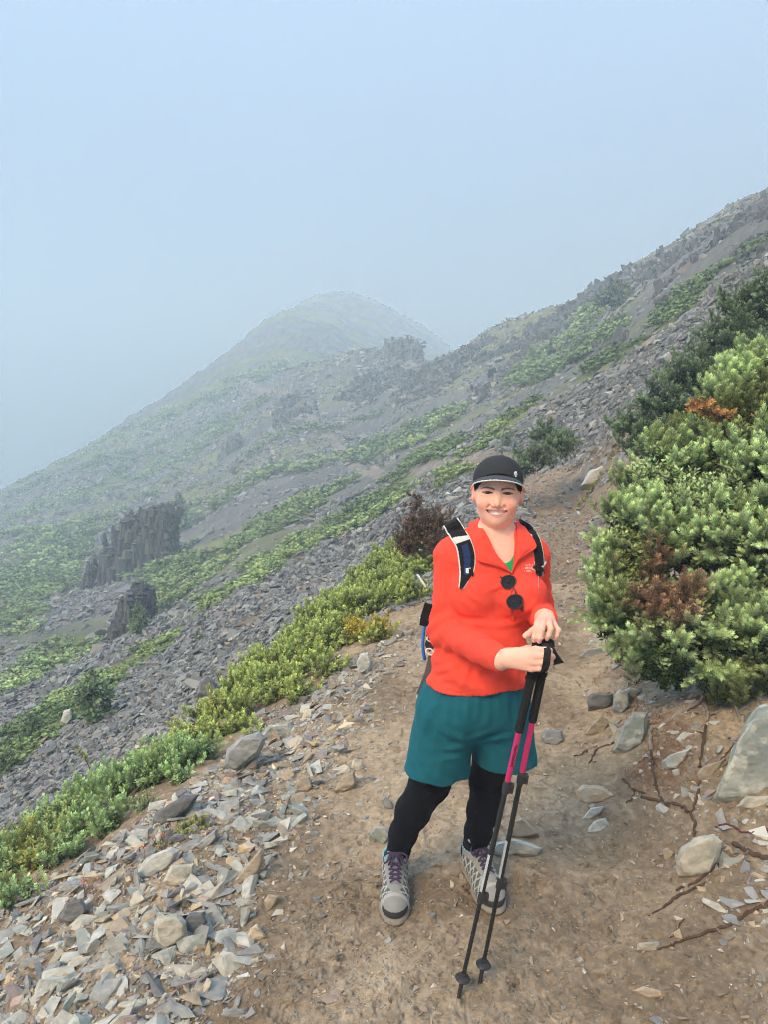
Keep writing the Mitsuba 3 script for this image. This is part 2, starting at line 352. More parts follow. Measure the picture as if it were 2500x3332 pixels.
quad = np.stack([gi * nl + gj, gi * nl + gj + 1, (gi + 1) * nl + gj + 1, (gi + 1) * nl + gj], -1).reshape(-1, 4)
gv = np.stack([XG, YG, ZG], -1).reshape(-1, 3)
on_trail = (TRG.reshape(-1)[quad].mean(1) > 0.5)
def colour_mix(a, b, t): return np.asarray(a) * (1 - t[..., None]) + np.asarray(b) * t[..., None]
n1, n2 = meshkit.fbm(q3 * 0.8, 3, 51)[..., None], meshkit.fbm(q3 * 9, 2, 52)[..., None]
soil = (np.array([0.215, 0.168, 0.122]) * (0.75 + 0.5 * n1)) * (0.85 + 0.3 * n2)
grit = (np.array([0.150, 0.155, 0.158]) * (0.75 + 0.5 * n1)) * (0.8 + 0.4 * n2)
right_bank = np.clip((XG - interp_tab(YG, TRAIL, 2) + .3) / .3, 0, 1) * np.clip((interp_tab(YG, TRAIL, 2) + 1.6 + .8 * wavy(q3 * .9, 59) - XG) / .5, 0, 1) * np.clip((19 - RG) / 4, 0, 1)
near_soil = np.clip((7.5 - RG) / 3, 0, 1) * 0.8
grit = grit * (0.50 + 0.40 * np.clip((RS_ - 6) / 30, 0, 1))[..., None]  # darker fine dirt, with the shade of gaps between stones put into its colour
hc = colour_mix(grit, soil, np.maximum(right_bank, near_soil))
hc = colour_mix(hc, np.array([0.12, 0.155, 0.055]) * (0.7 + 0.6 * n1), VEG * 0.9)
olive = np.clip((RS_ - 20) / 12, 0, 1) * np.clip((meshkit.fbm(q3 * [.06, .16, 1], 3, 57) - 0.47) / 0.10, 0, 1) * 0.8
bare_ = np.zeros(XG.shape)
for b_ in BARE: bare_ = np.maximum(bare_, contains_xy(b_, G1, G2).astype(float))
olive = olive * (1 - bare_)
hc = colour_mix(hc, np.array([0.175, 0.195, 0.085]) * (0.8 + 0.4 * n1), olive)
def piece(mask):
    used, inv = np.unique(quad[mask], return_inverse=True)
    return used, inv.reshape(-1, 4)
RQ = RG.reshape(-1)[quad].mean(1); XQ, YQ = XG.reshape(-1)[quad].mean(1), YG.reshape(-1)[quad].mean(1)
edge = 8.2 + 1.6 * wavy(np.stack([XQ, YQ, XQ * 0], 1) * 1.3, 58)
close = RQ < edge
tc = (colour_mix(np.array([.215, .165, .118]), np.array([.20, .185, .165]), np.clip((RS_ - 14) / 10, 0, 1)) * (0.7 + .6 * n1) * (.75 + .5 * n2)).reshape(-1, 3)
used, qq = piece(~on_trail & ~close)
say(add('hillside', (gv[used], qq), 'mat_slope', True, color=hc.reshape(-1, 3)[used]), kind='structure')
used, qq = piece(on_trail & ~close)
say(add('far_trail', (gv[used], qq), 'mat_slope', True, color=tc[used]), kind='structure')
def dirt_colour(p, n, uv):
    a = mikit.fbm(p.x * 2.3, p.y * 2.3, 0, 4); b = mikit.fbm(p.x * 30, p.y * 30, p.z * 30, 3); c = mikit.noise(p.x * 160, p.y * 160, p.z * 160)
    col = mikit.mix([0.195, 0.152, 0.106], [0.425, 0.352, 0.256], mikit.smoothstep(0.25, 0.75, a * 0.6 + b * 0.4))
    pebble = mikit.smoothstep(0.80, 0.90, c)
    return mikit.mix(col, [0.42, 0.37, 0.30], pebble * 0.55) * (0.82 + 0.36 * mikit.noise(p.x * 75, p.y * 75, p.z * 75))
def dirt_bump(p, n, uv):
    return mikit.fbm(p.x * 24, p.y * 24, p.z * 24, 4) * 0.075 + mikit.noise(p.x * 110, p.y * 110, p.z * 110) * 0.010
bumped('mat_dirt', dirt_bump, 1.0, 2e-3, base_color=mikit.proc(dirt_colour), roughness=0.95, specular=0.12)
used, qq = piece(~on_trail & close)
say(add('soil_bank', (gv[used], qq), 'mat_dirt', True), kind='structure')
used, qq = piece(on_trail & close)
say(add('trail', (gv[used], qq), 'mat_dirt', True), kind='structure')

# ------------------------------------------------------------------ stones
def stone_shape(g, n=11, flat=0.34, long=1.0, chop=True):
    """An angular slab of rock about 1 across, flat along z."""
    p = g.normal(size=(n, 3)); p /= np.linalg.norm(p, axis=1, keepdims=True)
    p = np.sign(p) * np.abs(p) ** 0.6
    p *= np.array([0.5 * long, 0.5 * g.uniform(0.55, 0.95), 0.5 * flat * g.uniform(0.8, 1.25)]) * g.uniform(0.75, 1.0, (n, 1))
    h = ConvexHull(p)
    v, f = p, h.simplices.copy()
    c = v.mean(0)
    nn = np.cross(v[f[:, 1]] - v[f[:, 0]], v[f[:, 2]] - v[f[:, 0]])
    bad = ((v[f].mean(1) - c) * nn).sum(1) < 0
    f[bad] = f[bad][:, ::-1]
    u_, inv = np.unique(f, return_inverse=True)
    v, f = v[u_], inv.reshape(-1, 3)
    return v, f, np.ones((len(v), 3))
g = rng(7)
CHIPS = [stone_shape(g, 8, g.uniform(0.18, 0.45)) for _ in range(26)]
BITS = [stone_shape(g, 6, g.uniform(0.25, 0.6)) for _ in range(20)]
SLABS = [stone_shape(g, 9, g.uniform(0.14, 0.36)) for _ in range(26)]
def flat_faces(m):
    """Every triangle with corners of its own (so that facets stay crisp under vertex colours)."""
    v, f, c = m
    k = np.exp(rng(len(f)).normal(0, .07, (len(f), 1))).repeat(3, 0)
    return v[f.ravel()], np.arange(len(f) * 3).reshape(-1, 3), np.clip(c[f.ravel()] * k, 0, 1)
TONES = np.array([[.235,.25,.255],[.205,.22,.228],[.275,.285,.275],[.33,.345,.325],[.395,.385,.335],[.34,.285,.21],[.25,.205,.185],[.225,.20,.205],[.40,.335,.215],[.175,.185,.195]])
NEAR_P = np.array([.17,.13,.15,.15,.11,.10,.07,.04,.03,.05]); FAR_P = np.array([.26,.24,.2,.1,.035,.03,.015,.02,.0,.10])
def tones(g, n, prob, spread=0.16):
    return TONES[g.choice(len(TONES), n, p=prob / prob.sum())] * np.exp(g.normal(0, spread, (n, 1)))
def lay(g, x, y, size, tilt, sink=0.15):
    """Rotation, scale and place for stones lying on the ground."""
    n = normal_at(x, y, 0.12)
    n = n + g.normal(0, 1, n.shape) * np.asarray(tilt).reshape(-1, 1)
    R = frames(n, g.uniform(0, 2 * np.pi, len(x)))
    s = size[:, None] * np.stack([g.uniform(0.9, 1.35, len(x)), g.uniform(0.7, 1.05, len(x)), g.uniform(0.6, 1.4, len(x))], 1)
    z = H(x, y)
    return R * s[:, None, :], np.stack([x, y, z + size * (0.16 - sink)], 1)
def spread(g, n, t0, t1, r0, r1, power):
    """Points between bearings t0, t1 and distances r0, r1, denser near the camera as r**-power per square metre."""
    t = g.uniform(t0, t1, n); u = g.uniform(0, 1, n); e = 2 - power
    r = (r0 ** e + u * (r1 ** e - r0 ** e)) ** (1 / e) if abs(e) > 1e-6 else r0 * (r1 / r0) ** u
    return r * np.sin(t), r * np.cos(t)
IN = 0.60
def in_frame(p, m=30):
    d = (p - EYE) @ FWD; u = CU + FOC * (p[:, 0]) / np.maximum(d, .1); v = CV - FOC * ((p - EYE) @ UP) / np.maximum(d, .1)
    return (d > 0.3) & (u > -m) & (u < 1660 + m) & (v > -m) & (v < 2212 + m)
BED = world_poly([(0,1760),(120,1700),(300,1620),(440,1560),(540,1450),(700,1330),(830,1210),(900,1130),(980,1170),(1000,1230),(930,1290),(900,1350),(740,1430),(680,1490),(560,1540),(480,1650),(330,1750),(280,1790),(180,1850),(60,1935),(0,1975),(-200,2060),(-200,1850)])
def in_bed(x, y): return contains_xy(BED, *polar(x, y))
# far and middle scree
g = rng(21)
xs_, ys_ = spread(g, 150000, -IN, IN, 5.0, 105, 1.55)
r = np.hypot(xs_, ys_); x, y = grow(xs_, ys_)
keep = (mat_amount(x, y) < 0.5) & ((r > 7) | ~in_bed(x, y)) & ((r > 6.5) | (x < -1.2)) & (g.uniform(size=len(x)) > 0.93 * trail_amount(x, y) * (r < 9.5)) & (g.uniform(size=len(x)) > 0.55 * trail_amount(x, y) * (r > 9.5))
bank = (x > interp_tab(y, TRAIL, 2) - .1) & (x < interp_tab(y, TRAIL, 2) + 1.4) & (r < 13)
keep &= ~(bank & (g.uniform(size=len(x)) < 0.50))
clump = meshkit.fbm(np.stack([xs_ * .12, ys_ * .3, x * 0], -1), 3, 71)
t_, l_ = polar(x, y); in_bare = np.zeros(len(x), bool)
for b_ in BARE: in_bare |= contains_xy(b_, t_, l_)
keep &= (r < 24) | in_bare | (g.uniform(size=len(x)) < np.clip(0.22 + (clump - 0.47) * 6, 0.06, 1) * np.where(r > 45, .7, 1))
x, y = x[keep], y[keep]; r = np.hypot(x, y)
size = np.clip(0.0088 * r ** 0.93 * np.exp(g.normal(0.0, 0.45, len(x))) + 0.035, 0.04, 1.9)
size *= np.where(trail_amount(x, y) > .3, 0.55, 1)
M, Tr = lay(g, x, y, size, np.clip(0.20 + 0.25 * g.uniform(size=len(x)), 0, 1), 0.12)
col = tones(g, len(x), FAR_P) * .80
say(add('scree', (m := flat_faces(scatter(CHIPS + BITS, np.where(r < 20, g.integers(0, len(CHIPS), len(x)), len(CHIPS) + g.integers(0, len(BITS), len(x))), M, Tr, col)))[:2], 'mat_stone', False, color=m[2]), 'grey slate scree covering the open slope', 'scree', kind='stuff')
# near stones, below the trail on the left and on the bank to the right
g = rng(22)
x, y = spread(g, 130000, -0.75, 0.62, 1.35, 8.5, 0.72)
r = np.hypot(x, y); ta = trail_amount(x, y)
left = x < (interp_tab(y, TRAIL, 1) + interp_tab(y, TRAIL, 2)) / 2
thin = meshkit.fbm(np.stack([x * 2.2, y * 2.2, x * 0], -1), 3, 72)
p_keep = np.where(left, np.maximum(np.clip(1.0 - 1.9 * ta, 0, 1), .03 + .30 * np.exp(-np.maximum(x - interp_tab(y, TRAIL, 1), 0) / .28)) * np.clip(0.35 + (thin - 0.3) * 3.0, 0.2, 1), np.where(y > 5.5, 0.5, 0.22) * np.clip(1.0 - 0.8 * ta, 0.05, 1))
keep = (g.uniform(size=len(x)) < p_keep) & ~in_bed(x, y)
x, y, r, ta, left = x[keep], y[keep], r[keep], ta[keep], left[keep]
size = 0.0145 * np.exp(g.exponential(0.62, len(x))) * np.where(left, 1, 0.75) * np.clip(1.15 - ta, 0.25, 1)
size = np.where(left & (ta < .25), np.clip(size, 0.009, 0.135), np.where(x > interp_tab(y, TRAIL, 2), np.clip(size * 1.5, .007, .10), np.clip(size, .007, .05)))
M, Tr = lay(g, x, y, size, 0.16 + 0.45 * g.uniform(size=len(x)), 0.13)
col = tones(g, len(x), NEAR_P, 0.22) * [1.10, 1.06, 1.0]
which = g.integers(0, len(SLABS), len(x))
show = in_frame(Tr) & (size > 0.03)
order = np.argsort(-np.where(show, size / np.maximum(dist(Tr), .5), -1))
big = np.zeros(len(x), bool); big[order[:min(270, show.sum())]] = True
say(add('loose_stones', (m := flat_faces(scatter(CHIPS + BITS, np.where(size < .024, len(CHIPS) + which % len(BITS), which)[~big], M[~big], Tr[~big], col[~big])))[:2], 'mat_rubble', False, color=m[2]), 'small loose stones and slate chips strewn over the soil', 'stones', kind='stuff')
# the largest of them one by one, in a few kinds of rock
def rock_kind(key, a, b, c, amount=0.5):
    def colour(p, n, uv):
        f = mikit.fbm(p.x * 9, p.y * 9, p.z * 9, 3); s = mikit.fbm(p.x * 45 + 3, p.y * 45, p.z * 45, 3); l = mikit.fbm(p.x * 22, p.y * 22 + 5, p.z * 22, 4)
        k = mikit.mix(a, b, mikit.smoothstep(0.3, 0.7, f))
        k = mikit.mix(k, c, mikit.smoothstep(0.52, 0.66, l) * amount)
        return k * (0.72 + 0.56 * s)
    def bump(p, n, uv): return mikit.fbm(p.x * 38, p.y * 38, p.z * 60, 4) * 0.009 + mikit.noise(p.x * 170, p.y * 170, p.z * 170) * 0.002
    return bumped(key, bump, 1.0, 1.5e-3, base_color=mikit.proc(colour), roughness=0.8, specular=0.3)
ROCKS = [rock_kind('rock_slate', [.225,.235,.235], [.30,.31,.30], [.39,.39,.35]), rock_kind('rock_pale', [.40,.42,.38], [.50,.50,.45], [.29,.32,.30]),
         rock_kind('rock_cream', [.50,.46,.37], [.42,.40,.33], [.33,.34,.29], .6), rock_kind('rock_tan', [.37,.31,.23], [.30,.26,.20], [.44,.37,.25]),
         rock_kind('rock_rust', [.42,.33,.21], [.50,.44,.34], [.46,.30,.14], .6), rock_kind('rock_plum', [.25,.205,.195], [.31,.265,.25], [.22,.21,.22]),
         rock_kind('rock_dark', [.125,.13,.135], [.18,.185,.185], [.23,.24,.22], .4), rock_kind('rock_lichen', [.24,.27,.25], [.33,.35,.31], [.47,.48,.42], .8)]
ROCK_P = np.array([.29,.23,.11,.10,.04,.06,.04,.13])
rough = [meshkit.write_ply(s[:2]) for s in SLABS]
for i in np.nonzero(big)[0]:
    m4 = np.eye(4); m4[:3, :3] = M[i]; m4[:3, 3] = Tr[i]
    v, f, _ = SLABS[which[i]]
    add('soil_bank__slate_piece', (v @ M[i].T + Tr[i], f), ROCKS[g.choice(8, p=ROCK_P)])
# grit and crumbs on the trail
g = rng(23)
x, y = spread(g, 36000, -0.62, 0.62, 1.35, 12.5, 1.2)
keep = (trail_amount(x, y) > 0.3) | (x > interp_tab(y, TRAIL, 2) - .2)
x, y = x[keep], y[keep]
size = np.clip(0.0052 * np.exp(g.exponential(0.52, len(x))), 0.004, 0.034) * np.clip(np.hypot(x, y) / 4, 1, 2.4)
M, Tr = lay(g, x, y, size, 0.35, 0.05)
say(add('trail__grit', (m := flat_faces(scatter(BITS, g.integers(0, len(BITS), len(x)), M, Tr, np.array([.25,.20,.145]) * np.exp(g.normal(0, .30, (len(x), 1))) + .22 * g.uniform(0, 1, (len(x), 1)) ** 4)))[:2], 'mat_stone', False, color=m[2]), kind='stuff')

# ribs of bare rock breaking through the upper slope and along the crest
RIBS = [world_poly(m) for m in (
 [(1700,425),(1640,440),(1590,455),(1480,528),(1290,628),(1180,698),(1000,762),(925,792),(930,830),(1010,795),(1190,735),(1300,672),(1400,610),(1480,580),(1600,520),(1700,505)],
 [(1470,560),(1530,490),(1620,445),(1700,440),(1700,530),(1560,590)], [(1175,800),(1190,765),(1262,730),(1255,770)], [(1270,775),(1300,720),(1370,690),(1352,745)], [(1400,660),(1450,600),(1520,560),(1500,610),(1440,670)],
 [(1050,840),(1080,800),(1150,760),(1140,800),(1090,840)], [(700,885),(760,825),(850,800),(900,820),(870,850),(760,890)], [(850,880),(850,855),(930,790),(1010,790),(960,850)], [(590,930),(600,870),(690,840),(680,890),(620,940)], [(990,880),(1020,850),(1060,830),(1040,870)])]
g = rng(24)
xs_, ys_ = spread(g, 130000, -.25, .62, 18, 105, 1.5); x, y = grow(xs_, ys_)
t_, l_ = polar(x, y); k = np.zeros(len(x), bool)
for m in RIBS: k |= contains_xy(m, t_, l_)
k &= meshkit.fbm(np.stack([xs_ * .45, ys_ * .45, xs_ * 0], -1), 3, 73) > g.uniform(.40, .56, len(x))
x, y = x[k], y[k]; r = np.hypot(x, y)
size = np.clip(.0070 * r * np.exp(g.normal(0, .50, len(x))), .12, 1.9)
n = normal_at(x, y) * .5 + [.25, -.15, .75] + g.normal(0, .32, (len(x), 3))
R = frames(n, g.uniform(0, 6.3, len(x))) * (size[:, None] * np.stack([g.uniform(.6, 1, len(x)), g.uniform(.5, .9, len(x)), g.uniform(.7, 1.7, len(x))], 1))[:, None, :]
CHUNKS = [stone_shape(g, 10, g.uniform(.7, 1.1)) for _ in range(16)]
m = flat_faces(scatter(CHUNKS, g.integers(0, 16, len(x)), R, np.stack([x, y, H(x, y) + size * .12], 1), np.array([.088, .093, .096]) * np.exp(g.normal(0, .30, (len(x), 1)))))
say(add('rock_ribs', m[:2], 'mat_stone', False, color=m[2]), 'dark broken ribs of bedrock along the crest and upper slope', 'rock', kind='stuff')

# the same scree carries on beside the view
g = rng(25)
x, y = np.concatenate([spread(g, 6000, -1.5, -IN, 6.5, 60, 1.5), spread(g, 6000, IN, 1.5, 4.5, 60, 1.5)], 1)
r = np.hypot(x, y); size = np.clip(.012 * r ** .93 * np.exp(g.normal(0, .45, len(x))) + .05, .05, 1.9)
M, Tr = lay(g, x, y, size, .2 + .25 * g.uniform(size=len(x)), .12)
m = flat_faces(scatter(BITS, g.integers(0, len(BITS), len(x)), M, Tr, tones(g, len(x), FAR_P) * .8))
scene['scree_001'] = mikit.ply(m[:2], 'mat_stone', False, color=m[2])
say('scree_001', 'grey slate scree carrying on beyond the edges of the view', 'scree', kind='stuff')
# ------------------------------------------------------------------ fir shoots, bushes, mats, small trees
def shoot(g, n, length=1.0, needle=0.42, width=0.055, bend=0.55, kite=True):
    """A bottle-brush shoot along z from 0 to 1: n needles curving towards the tip. shade: dark at the base, pale at the tip."""
    V, F, S = [], [], []
    for i in range(n):
        t = (i + g.uniform(0, 0.8)) / n
        z = 0.05 + 0.90 * t
        a = i * 2.39996 + g.uniform(-.3, .3)
        fw = bend + 0.55 * t ** 2 + g.uniform(-.12, .12)
        d = np.array([math.cos(a), math.sin(a), fw]); d /= np.linalg.norm(d)
        l = needle * (1 - 0.35 * t ** 3) * g.uniform(0.85, 1.1)
        side = np.cross(d, [0, 0, 1.0]); side /= np.linalg.norm(side)
        b = np.array([0, 0, z]); m = b + d * l * 0.55; e = b + d * l + np.array([0, 0, 0.10 * l])
        k = len(V)
        V += [b, m + side * width, e, m - side * width]
        F += [[k, k + 1, k + 2], [k, k + 2, k + 3]]
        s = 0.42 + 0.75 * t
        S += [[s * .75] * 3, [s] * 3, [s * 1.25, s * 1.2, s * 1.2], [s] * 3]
    return np.array(V), np.array(F), np.array(S)
g = rng(31)
FINE = [shoot(g, 42, needle=.42, width=0.038, bend=.72) for _ in range(6)]
MID = [shoot(g, 22, needle=0.42, width=0.072, bend=.72) for _ in range(6)]
COARSE = [shoot(g, 9, needle=0.55, width=0.14) for _ in range(6)]
GREEN = dict(tip=np.array([.56, .74, .34]), deep=np.array([.020, .058, .011]), dull=np.array([.17, .20, .055]))
def sprays(g, base, axis, length, size, per, spin=None, up=0.35):
    """Flat sprays: shoots along each axis, in pairs, with one at the end. Returns bases, axes, sizes, place along the spray."""
    n = len(base)
    R = frames(axis, np.zeros(n))
    upv = np.array([0, 0, 1.0]) + g.normal(0, .25, (n, 3))
    a = axis / np.linalg.norm(axis, axis=1, keepdims=True)
    s = np.cross(a, upv); s /= np.linalg.norm(s, axis=1, keepdims=True)
    w = np.cross(s, a)
    B, A, S, K = [], [], [], []
    for k in range(per):
        t = k / max(per - 1, 1)
        sg = 0 if k == per - 1 else (1 if k % 2 else -1)
        B.append(base + a * (length * t)[:, None])
        ax = a * (0.75 + 0.4 * t) + s * (sg * 0.85) + w * (0.25 + up * g.uniform(0, 1, (n, 1))) + g.normal(0, .16, (n, 3))
        A.append(ax); S.append(size * g.uniform(.8, 1.15, n) * (0.9 + 0.2 * t)); K.append(np.full(n, t))
    return [np.concatenate(x) for x in (B, A, S, K)]
def hull_points(g, lobes, spacing, depth, ground=True):
    """Points on the outer skin of a heap of ellipsoids, pushed in by depth, with outward normals."""
    Pn, N = [], []
    for i, (c, r, *R) in enumerate(lobes):
        r = np.broadcast_to(np.asarray(r, float), (3,))
        n = int(4 * np.pi * (np.prod(r) ** (2 / 3)) / spacing ** 2)
        d = g.normal(size=(n, 3)); d /= np.linalg.norm(d, axis=1, keepdims=True)
        rr = np.maximum(r - depth, 0.02)
        p = c + d * rr * (1 + 0.16 * wavy((c + d * r) * 5, 81)[:, None] * 2)
        nn = d / r; nn /= np.linalg.norm(nn, axis=1, keepdims=True)
        ok = np.ones(n, bool)
        for j, (c2, r2, *_) in enumerate(lobes):
            if j != i: ok &= (((p - c2) / np.maximum(np.broadcast_to(np.asarray(r2, float), (3,)) - depth * 1.02, .02)) ** 2).sum(1) > 0.95
        if ground: ok &= p[:, 2] > H(p[:, 0], p[:, 1]) + 0.03
        Pn.append(p[ok]); N.append(nn[ok])
    return np.vstack(Pn), np.vstack(N)
def foliage(g, lobes, spacing, size, kinds, per=7, layers=((0, 1.0), (.10, .55), (.2, .3)), up=0.35, tint=None, facing=None, stretch=2.4, green=GREEN, dull=0.22, gaps=0.0, gap_to=.1):
    """Everything green of a bush as (v, f, c)."""
    out = []
    for depth, shade in layers:
        p, n = hull_points(g, lobes, spacing, depth)
        if facing is not None: 
            k = facing(p, n); p, n = p[k], n[k]
        keep = g.uniform(size=len(p)) < np.clip(0.55 + n[:, 2] * 1.2, 0.15, 1); p, n = p[keep], n[keep]
        if depth < gap_to and gaps: 
            tier = meshkit.fbm(p * [3.2, 3.2, 8.5], 2, 85); k = tier > gaps * g.uniform(.93, 1.07, len(p)); p, n = p[k], n[k]
        ax = n * 0.85 + [0, 0, up] + g.normal(0, .28, n.shape)
        ax /= np.linalg.norm(ax, axis=1, keepdims=True)
        ln = size * stretch * g.uniform(.7, 1.3, len(p))
        B, A, S, K = sprays(g, p - ax * ln[:, None], ax, ln, np.full(len(p), size), per)
        R = frames(A, g.uniform(0, 6.3, len(A))) * S[:, None, None]
        who = np.tile(np.arange(len(p)), per)
        tone = np.clip(g.normal(0.5, .28, len(p)), 0, 1)[who][:, None]
        patch = meshkit.fbm(B * 2.3, 2, 83)[:, None]
        young = np.clip(K[:, None] * 1.1 - 0.15 + 0.3 * tone, 0, 1) * (shade ** .5)  # paler new growth at tips; inner layers darkened, bush shade put into the colour
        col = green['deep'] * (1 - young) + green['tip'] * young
        yel = np.clip((patch - (0.62 - dull * .4)) * 6, 0, 1) * 0.75
        col = col * (1 - yel) + green['dull'] * (0.75 + .5 * tone) * yel
        col = col * np.exp(g.normal(0, .12, (len(B), 1))) * (0.78 + .44 * tone)
        if tint is not None: col = tint(B, col, g)
        use = kinds if depth < .05 else COARSE
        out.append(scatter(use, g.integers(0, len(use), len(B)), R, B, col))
    return join(out)
def twigs(g, root, ends, r0, r1, sag=0.12, n=7):
    out = []
    for e in ends:
        m = (root * 0.45 + e * 0.55) + g.normal(0, .05, 3) + [0, 0, -sag * np.linalg.norm(e - root)]
        out.append((*tube(smooth_line([root, m, e], n), np.linspace(r0, r1, n), 5), np.zeros(3)))
    return join(out)[:2]
BARK = [.115, .088, .068]
def bush(name, label, group, lobes, root, foli, branch_ends=14, g=None, extra=()):
    k = free(name)
    say(k, label, 'bush', group)
    labels[add(k + '__foliage', foli[:2], 'mat_leaf', False, color=foli[2])] = {'kind': 'stuff'}
    p, n = hull_points(g, lobes, 0.35, 0.12)
    ends = p[g.choice(len(p), min(branch_ends, len(p)), replace=False)]
    for e in ends: add(k + '__branch', twigs(g, root, [e], 0.022, 0.006), 'mat_bark')
    return k
def bark_colour(p, n, uv):
    f = mikit.fbm(p.x * 40, p.y * 40, p.z * 12, 3)
    return mikit.mix([.07, .052, .040], [.20, .165, .135], f)
bumped('mat_bark', lambda p, n, uv: mikit.fbm(p.x * 120, p.y * 120, p.z * 40, 2) * 0.006, 1.0, 1e-3, base_color=mikit.proc(bark_colour), roughness=0.9, specular=0.15)

# the big fir on the right: surveyed lobes (u, v, distance, radius)
g = rng(41)
def lobes_of(rows): return [(P(u, v, d), np.array([r, r * q, r * h])) for u, v, d, r, q, h in rows]
FIR = lobes_of([(1560,1180,4.25,.58,.8,.80),(1420,1190,4.15,.34,.8,.75),(1380,1310,3.95,.30,.8,.70),(1520,1360,3.8,.42,.7,.60),(1640,1370,3.75,.42,.7,.65),(1640,1180,4.0,.45,.8,.8),
 (1490,1050,4.45,.36,.8,.8),(1600,960,4.5,.40,.8,.9),(1680,900,4.6,.45,.8,1.0),(1700,1080,4.2,.5,.9,1.0),(1440,1420,3.85,.26,.8,.5),(1740,1300,3.9,.5,.8,.9),(1570,1450,3.75,.25,.8,.45),
 (1345,1240,4.1,.20,.8,.7),(1330,1330,4.05,.18,.8,.6),(1560,870,4.55,.17,.8,1.0),(1640,800,4.6,.16,.8,1.3),(1480,975,4.5,.22,.8,.8),(1700,1420,3.7,.35,.7,.5),(1420,1040,4.4,.26,.8,.7),(1375,1120,4.25,.24,.8,.7),(1440,980,4.5,.18,.8,.7),(1350,1180,4.15,.2,.8,.7),(1310,1290,4.0,.15,.8,.6)])
dead_c = [(P(1435,1245,3.72), .25), (P(1400,1215,3.80), .21), (P(1455,1185,3.75), .18), (P(1420,1300,3.66), .18), (P(1470,1240,3.6), .15)]
def browning(B, col, g):
    out = col.copy()
    for c, r in dead_c:
        d = np.linalg.norm(B - c, axis=1) + 0.09 * wavy(B * 9, 84) * 2
        k = np.clip((r - d) / 0.07, 0, 1)[:, None]
        brown = np.array([.25, .150, .088]) * np.exp(g.normal(0, .35, (len(B), 1))) + np.array([.03, .015, .01]) * g.uniform(size=(len(B), 1))
        out = out * (1 - k) + brown * k
    return out
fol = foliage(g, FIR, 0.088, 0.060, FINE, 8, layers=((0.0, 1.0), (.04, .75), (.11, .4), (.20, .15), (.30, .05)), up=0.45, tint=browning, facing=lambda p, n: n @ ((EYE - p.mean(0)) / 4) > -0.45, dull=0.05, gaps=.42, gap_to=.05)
key = bush('fir_bush', 'large dense fir bush at right with pale tips and a brown dead patch', None, FIR, P(1600, 1480, 4.1), fol, 16, g)
dead = smooth_line([P(1572, 905, 4.35), P(1545, 893, 4.3), P(1520, 888, 4.27), P(1508, 872, 4.25)], 8)
B = np.repeat(dead, 5, 0) + g.normal(0, .012, (40, 3)); A = g.normal(0, .6, (40, 3)) + [-.8, -.2, .3]
m = join([scatter(MID, g.integers(0, 6, 40), frames(A, g.uniform(0, 6, 40)) * g.uniform(.05, .08, 40)[:, None, None], B, np.array([.46, .25, .10]) * np.exp(g.normal(0, .25, (40, 1)))), (*tube(dead, np.linspace(.009, .004, 8), 5), np.array([.16, .08, .05]))])
labels[add(key + '__dead_branch', m[:2], 'mat_leaf', False, color=m[2])] = {'label': 'orange dead branch sticking out near the top', 'kind': 'stuff'}

# a darker thicket behind it
g = rng(42)
DARK = dict(tip=np.array([.20, .30, .155]), deep=np.array([.028, .060, .022]), dull=np.array([.12, .15, .05]))
TH = lobes_of([(1400,925,8.2,.40,.8,.55),(1470,880,8.2,.50,.8,.6),(1540,820,8.4,.60,.8,.65),(1610,760,8.6,.60,.8,.75),(1680,700,8.8,.7,.8,.9),(1610,690,8.9,.30,.8,.9),(1600,650,9.0,.14,.8,1.6),(1380,955,8.0,.25,.8,.45),(1560,900,8.0,.5,.8,.7),(1680,860,8.2,.8,.8,.9),(1760,700,9,.8,.8,1)])
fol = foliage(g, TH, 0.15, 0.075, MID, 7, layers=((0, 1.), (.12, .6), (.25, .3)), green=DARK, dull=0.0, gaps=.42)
bush('fir_bush', 'dark green fir thicket climbing the slope behind the large pale tipped fir', None, TH, P(1560, 930, 8.3), fol, 10, g)
# the middle bush on the scree, right of the hiker's cap
g = rng(43)
MB = lobes_of([(1160,985,13.5,.36,.8,.45),(1200,960,14,.44,.8,.55),(1180,940,14,.28,.8,.8),(1135,1005,13.2,.26,.8,.4),(1225,975,13.8,.25,.8,.5)])
fol = foliage(g, MB, 0.15, 0.10, MID, 6, layers=((0, 1.), (.12, .5)), green=DARK, dull=0.25)
bush('fir_bush', 'low round fir bush alone on the grey scree just right of the black cap', None, MB, P(1180, 1000, 13.8), fol, 6, g)
# the yellowish creeping firs below the trail
CREEP = dict(tip=np.array([.50, .62, .18]), deep=np.array([.060, .095, .018]), dull=np.array([.40, .34, .055]))
BLUE = dict(tip=np.array([.43, .62, .26]), deep=np.array([.040, .085, .022]), dull=np.array([.32, .30, .06]))
def creeping(g, rows): 
    out = []
    for u, v, w, h in rows:
        p = hit(u, v)[0]; d = dist(p); r = w * d / FOC
        out.append((p + [0, 0, -0.02], np.array([r, r * 0.8, h])))
        q = p + [-.10 - .05 * d, .12 * d * .6, 0]
        for s in (.55, 1.0):
            e = p + (q - p) * s; e[2] = H(e[:1], e[1:2])[0] - .02
            out.append((e, np.array([r * 1.05, r * .85, h * (1.15 - .1 * s)])))
    return out
g = rng(44)
C1 = creeping(g, [(480,1590,50,.13),(540,1545,60,.18),(600,1490,70,.24),(670,1440,75,.27),(650,1510,50,.16),(740,1390,75,.29),(720,1455,50,.16),(790,1330,70,.30),(830,1380,50,.2),(840,1280,65,.32),(890,1300,50,.25),(890,1230,60,.34),(930,1190,50,.34),(940,1240,50,.3),(560,1590,40,.12),(980,1200,45,.3),(1010,1230,40,.28)])
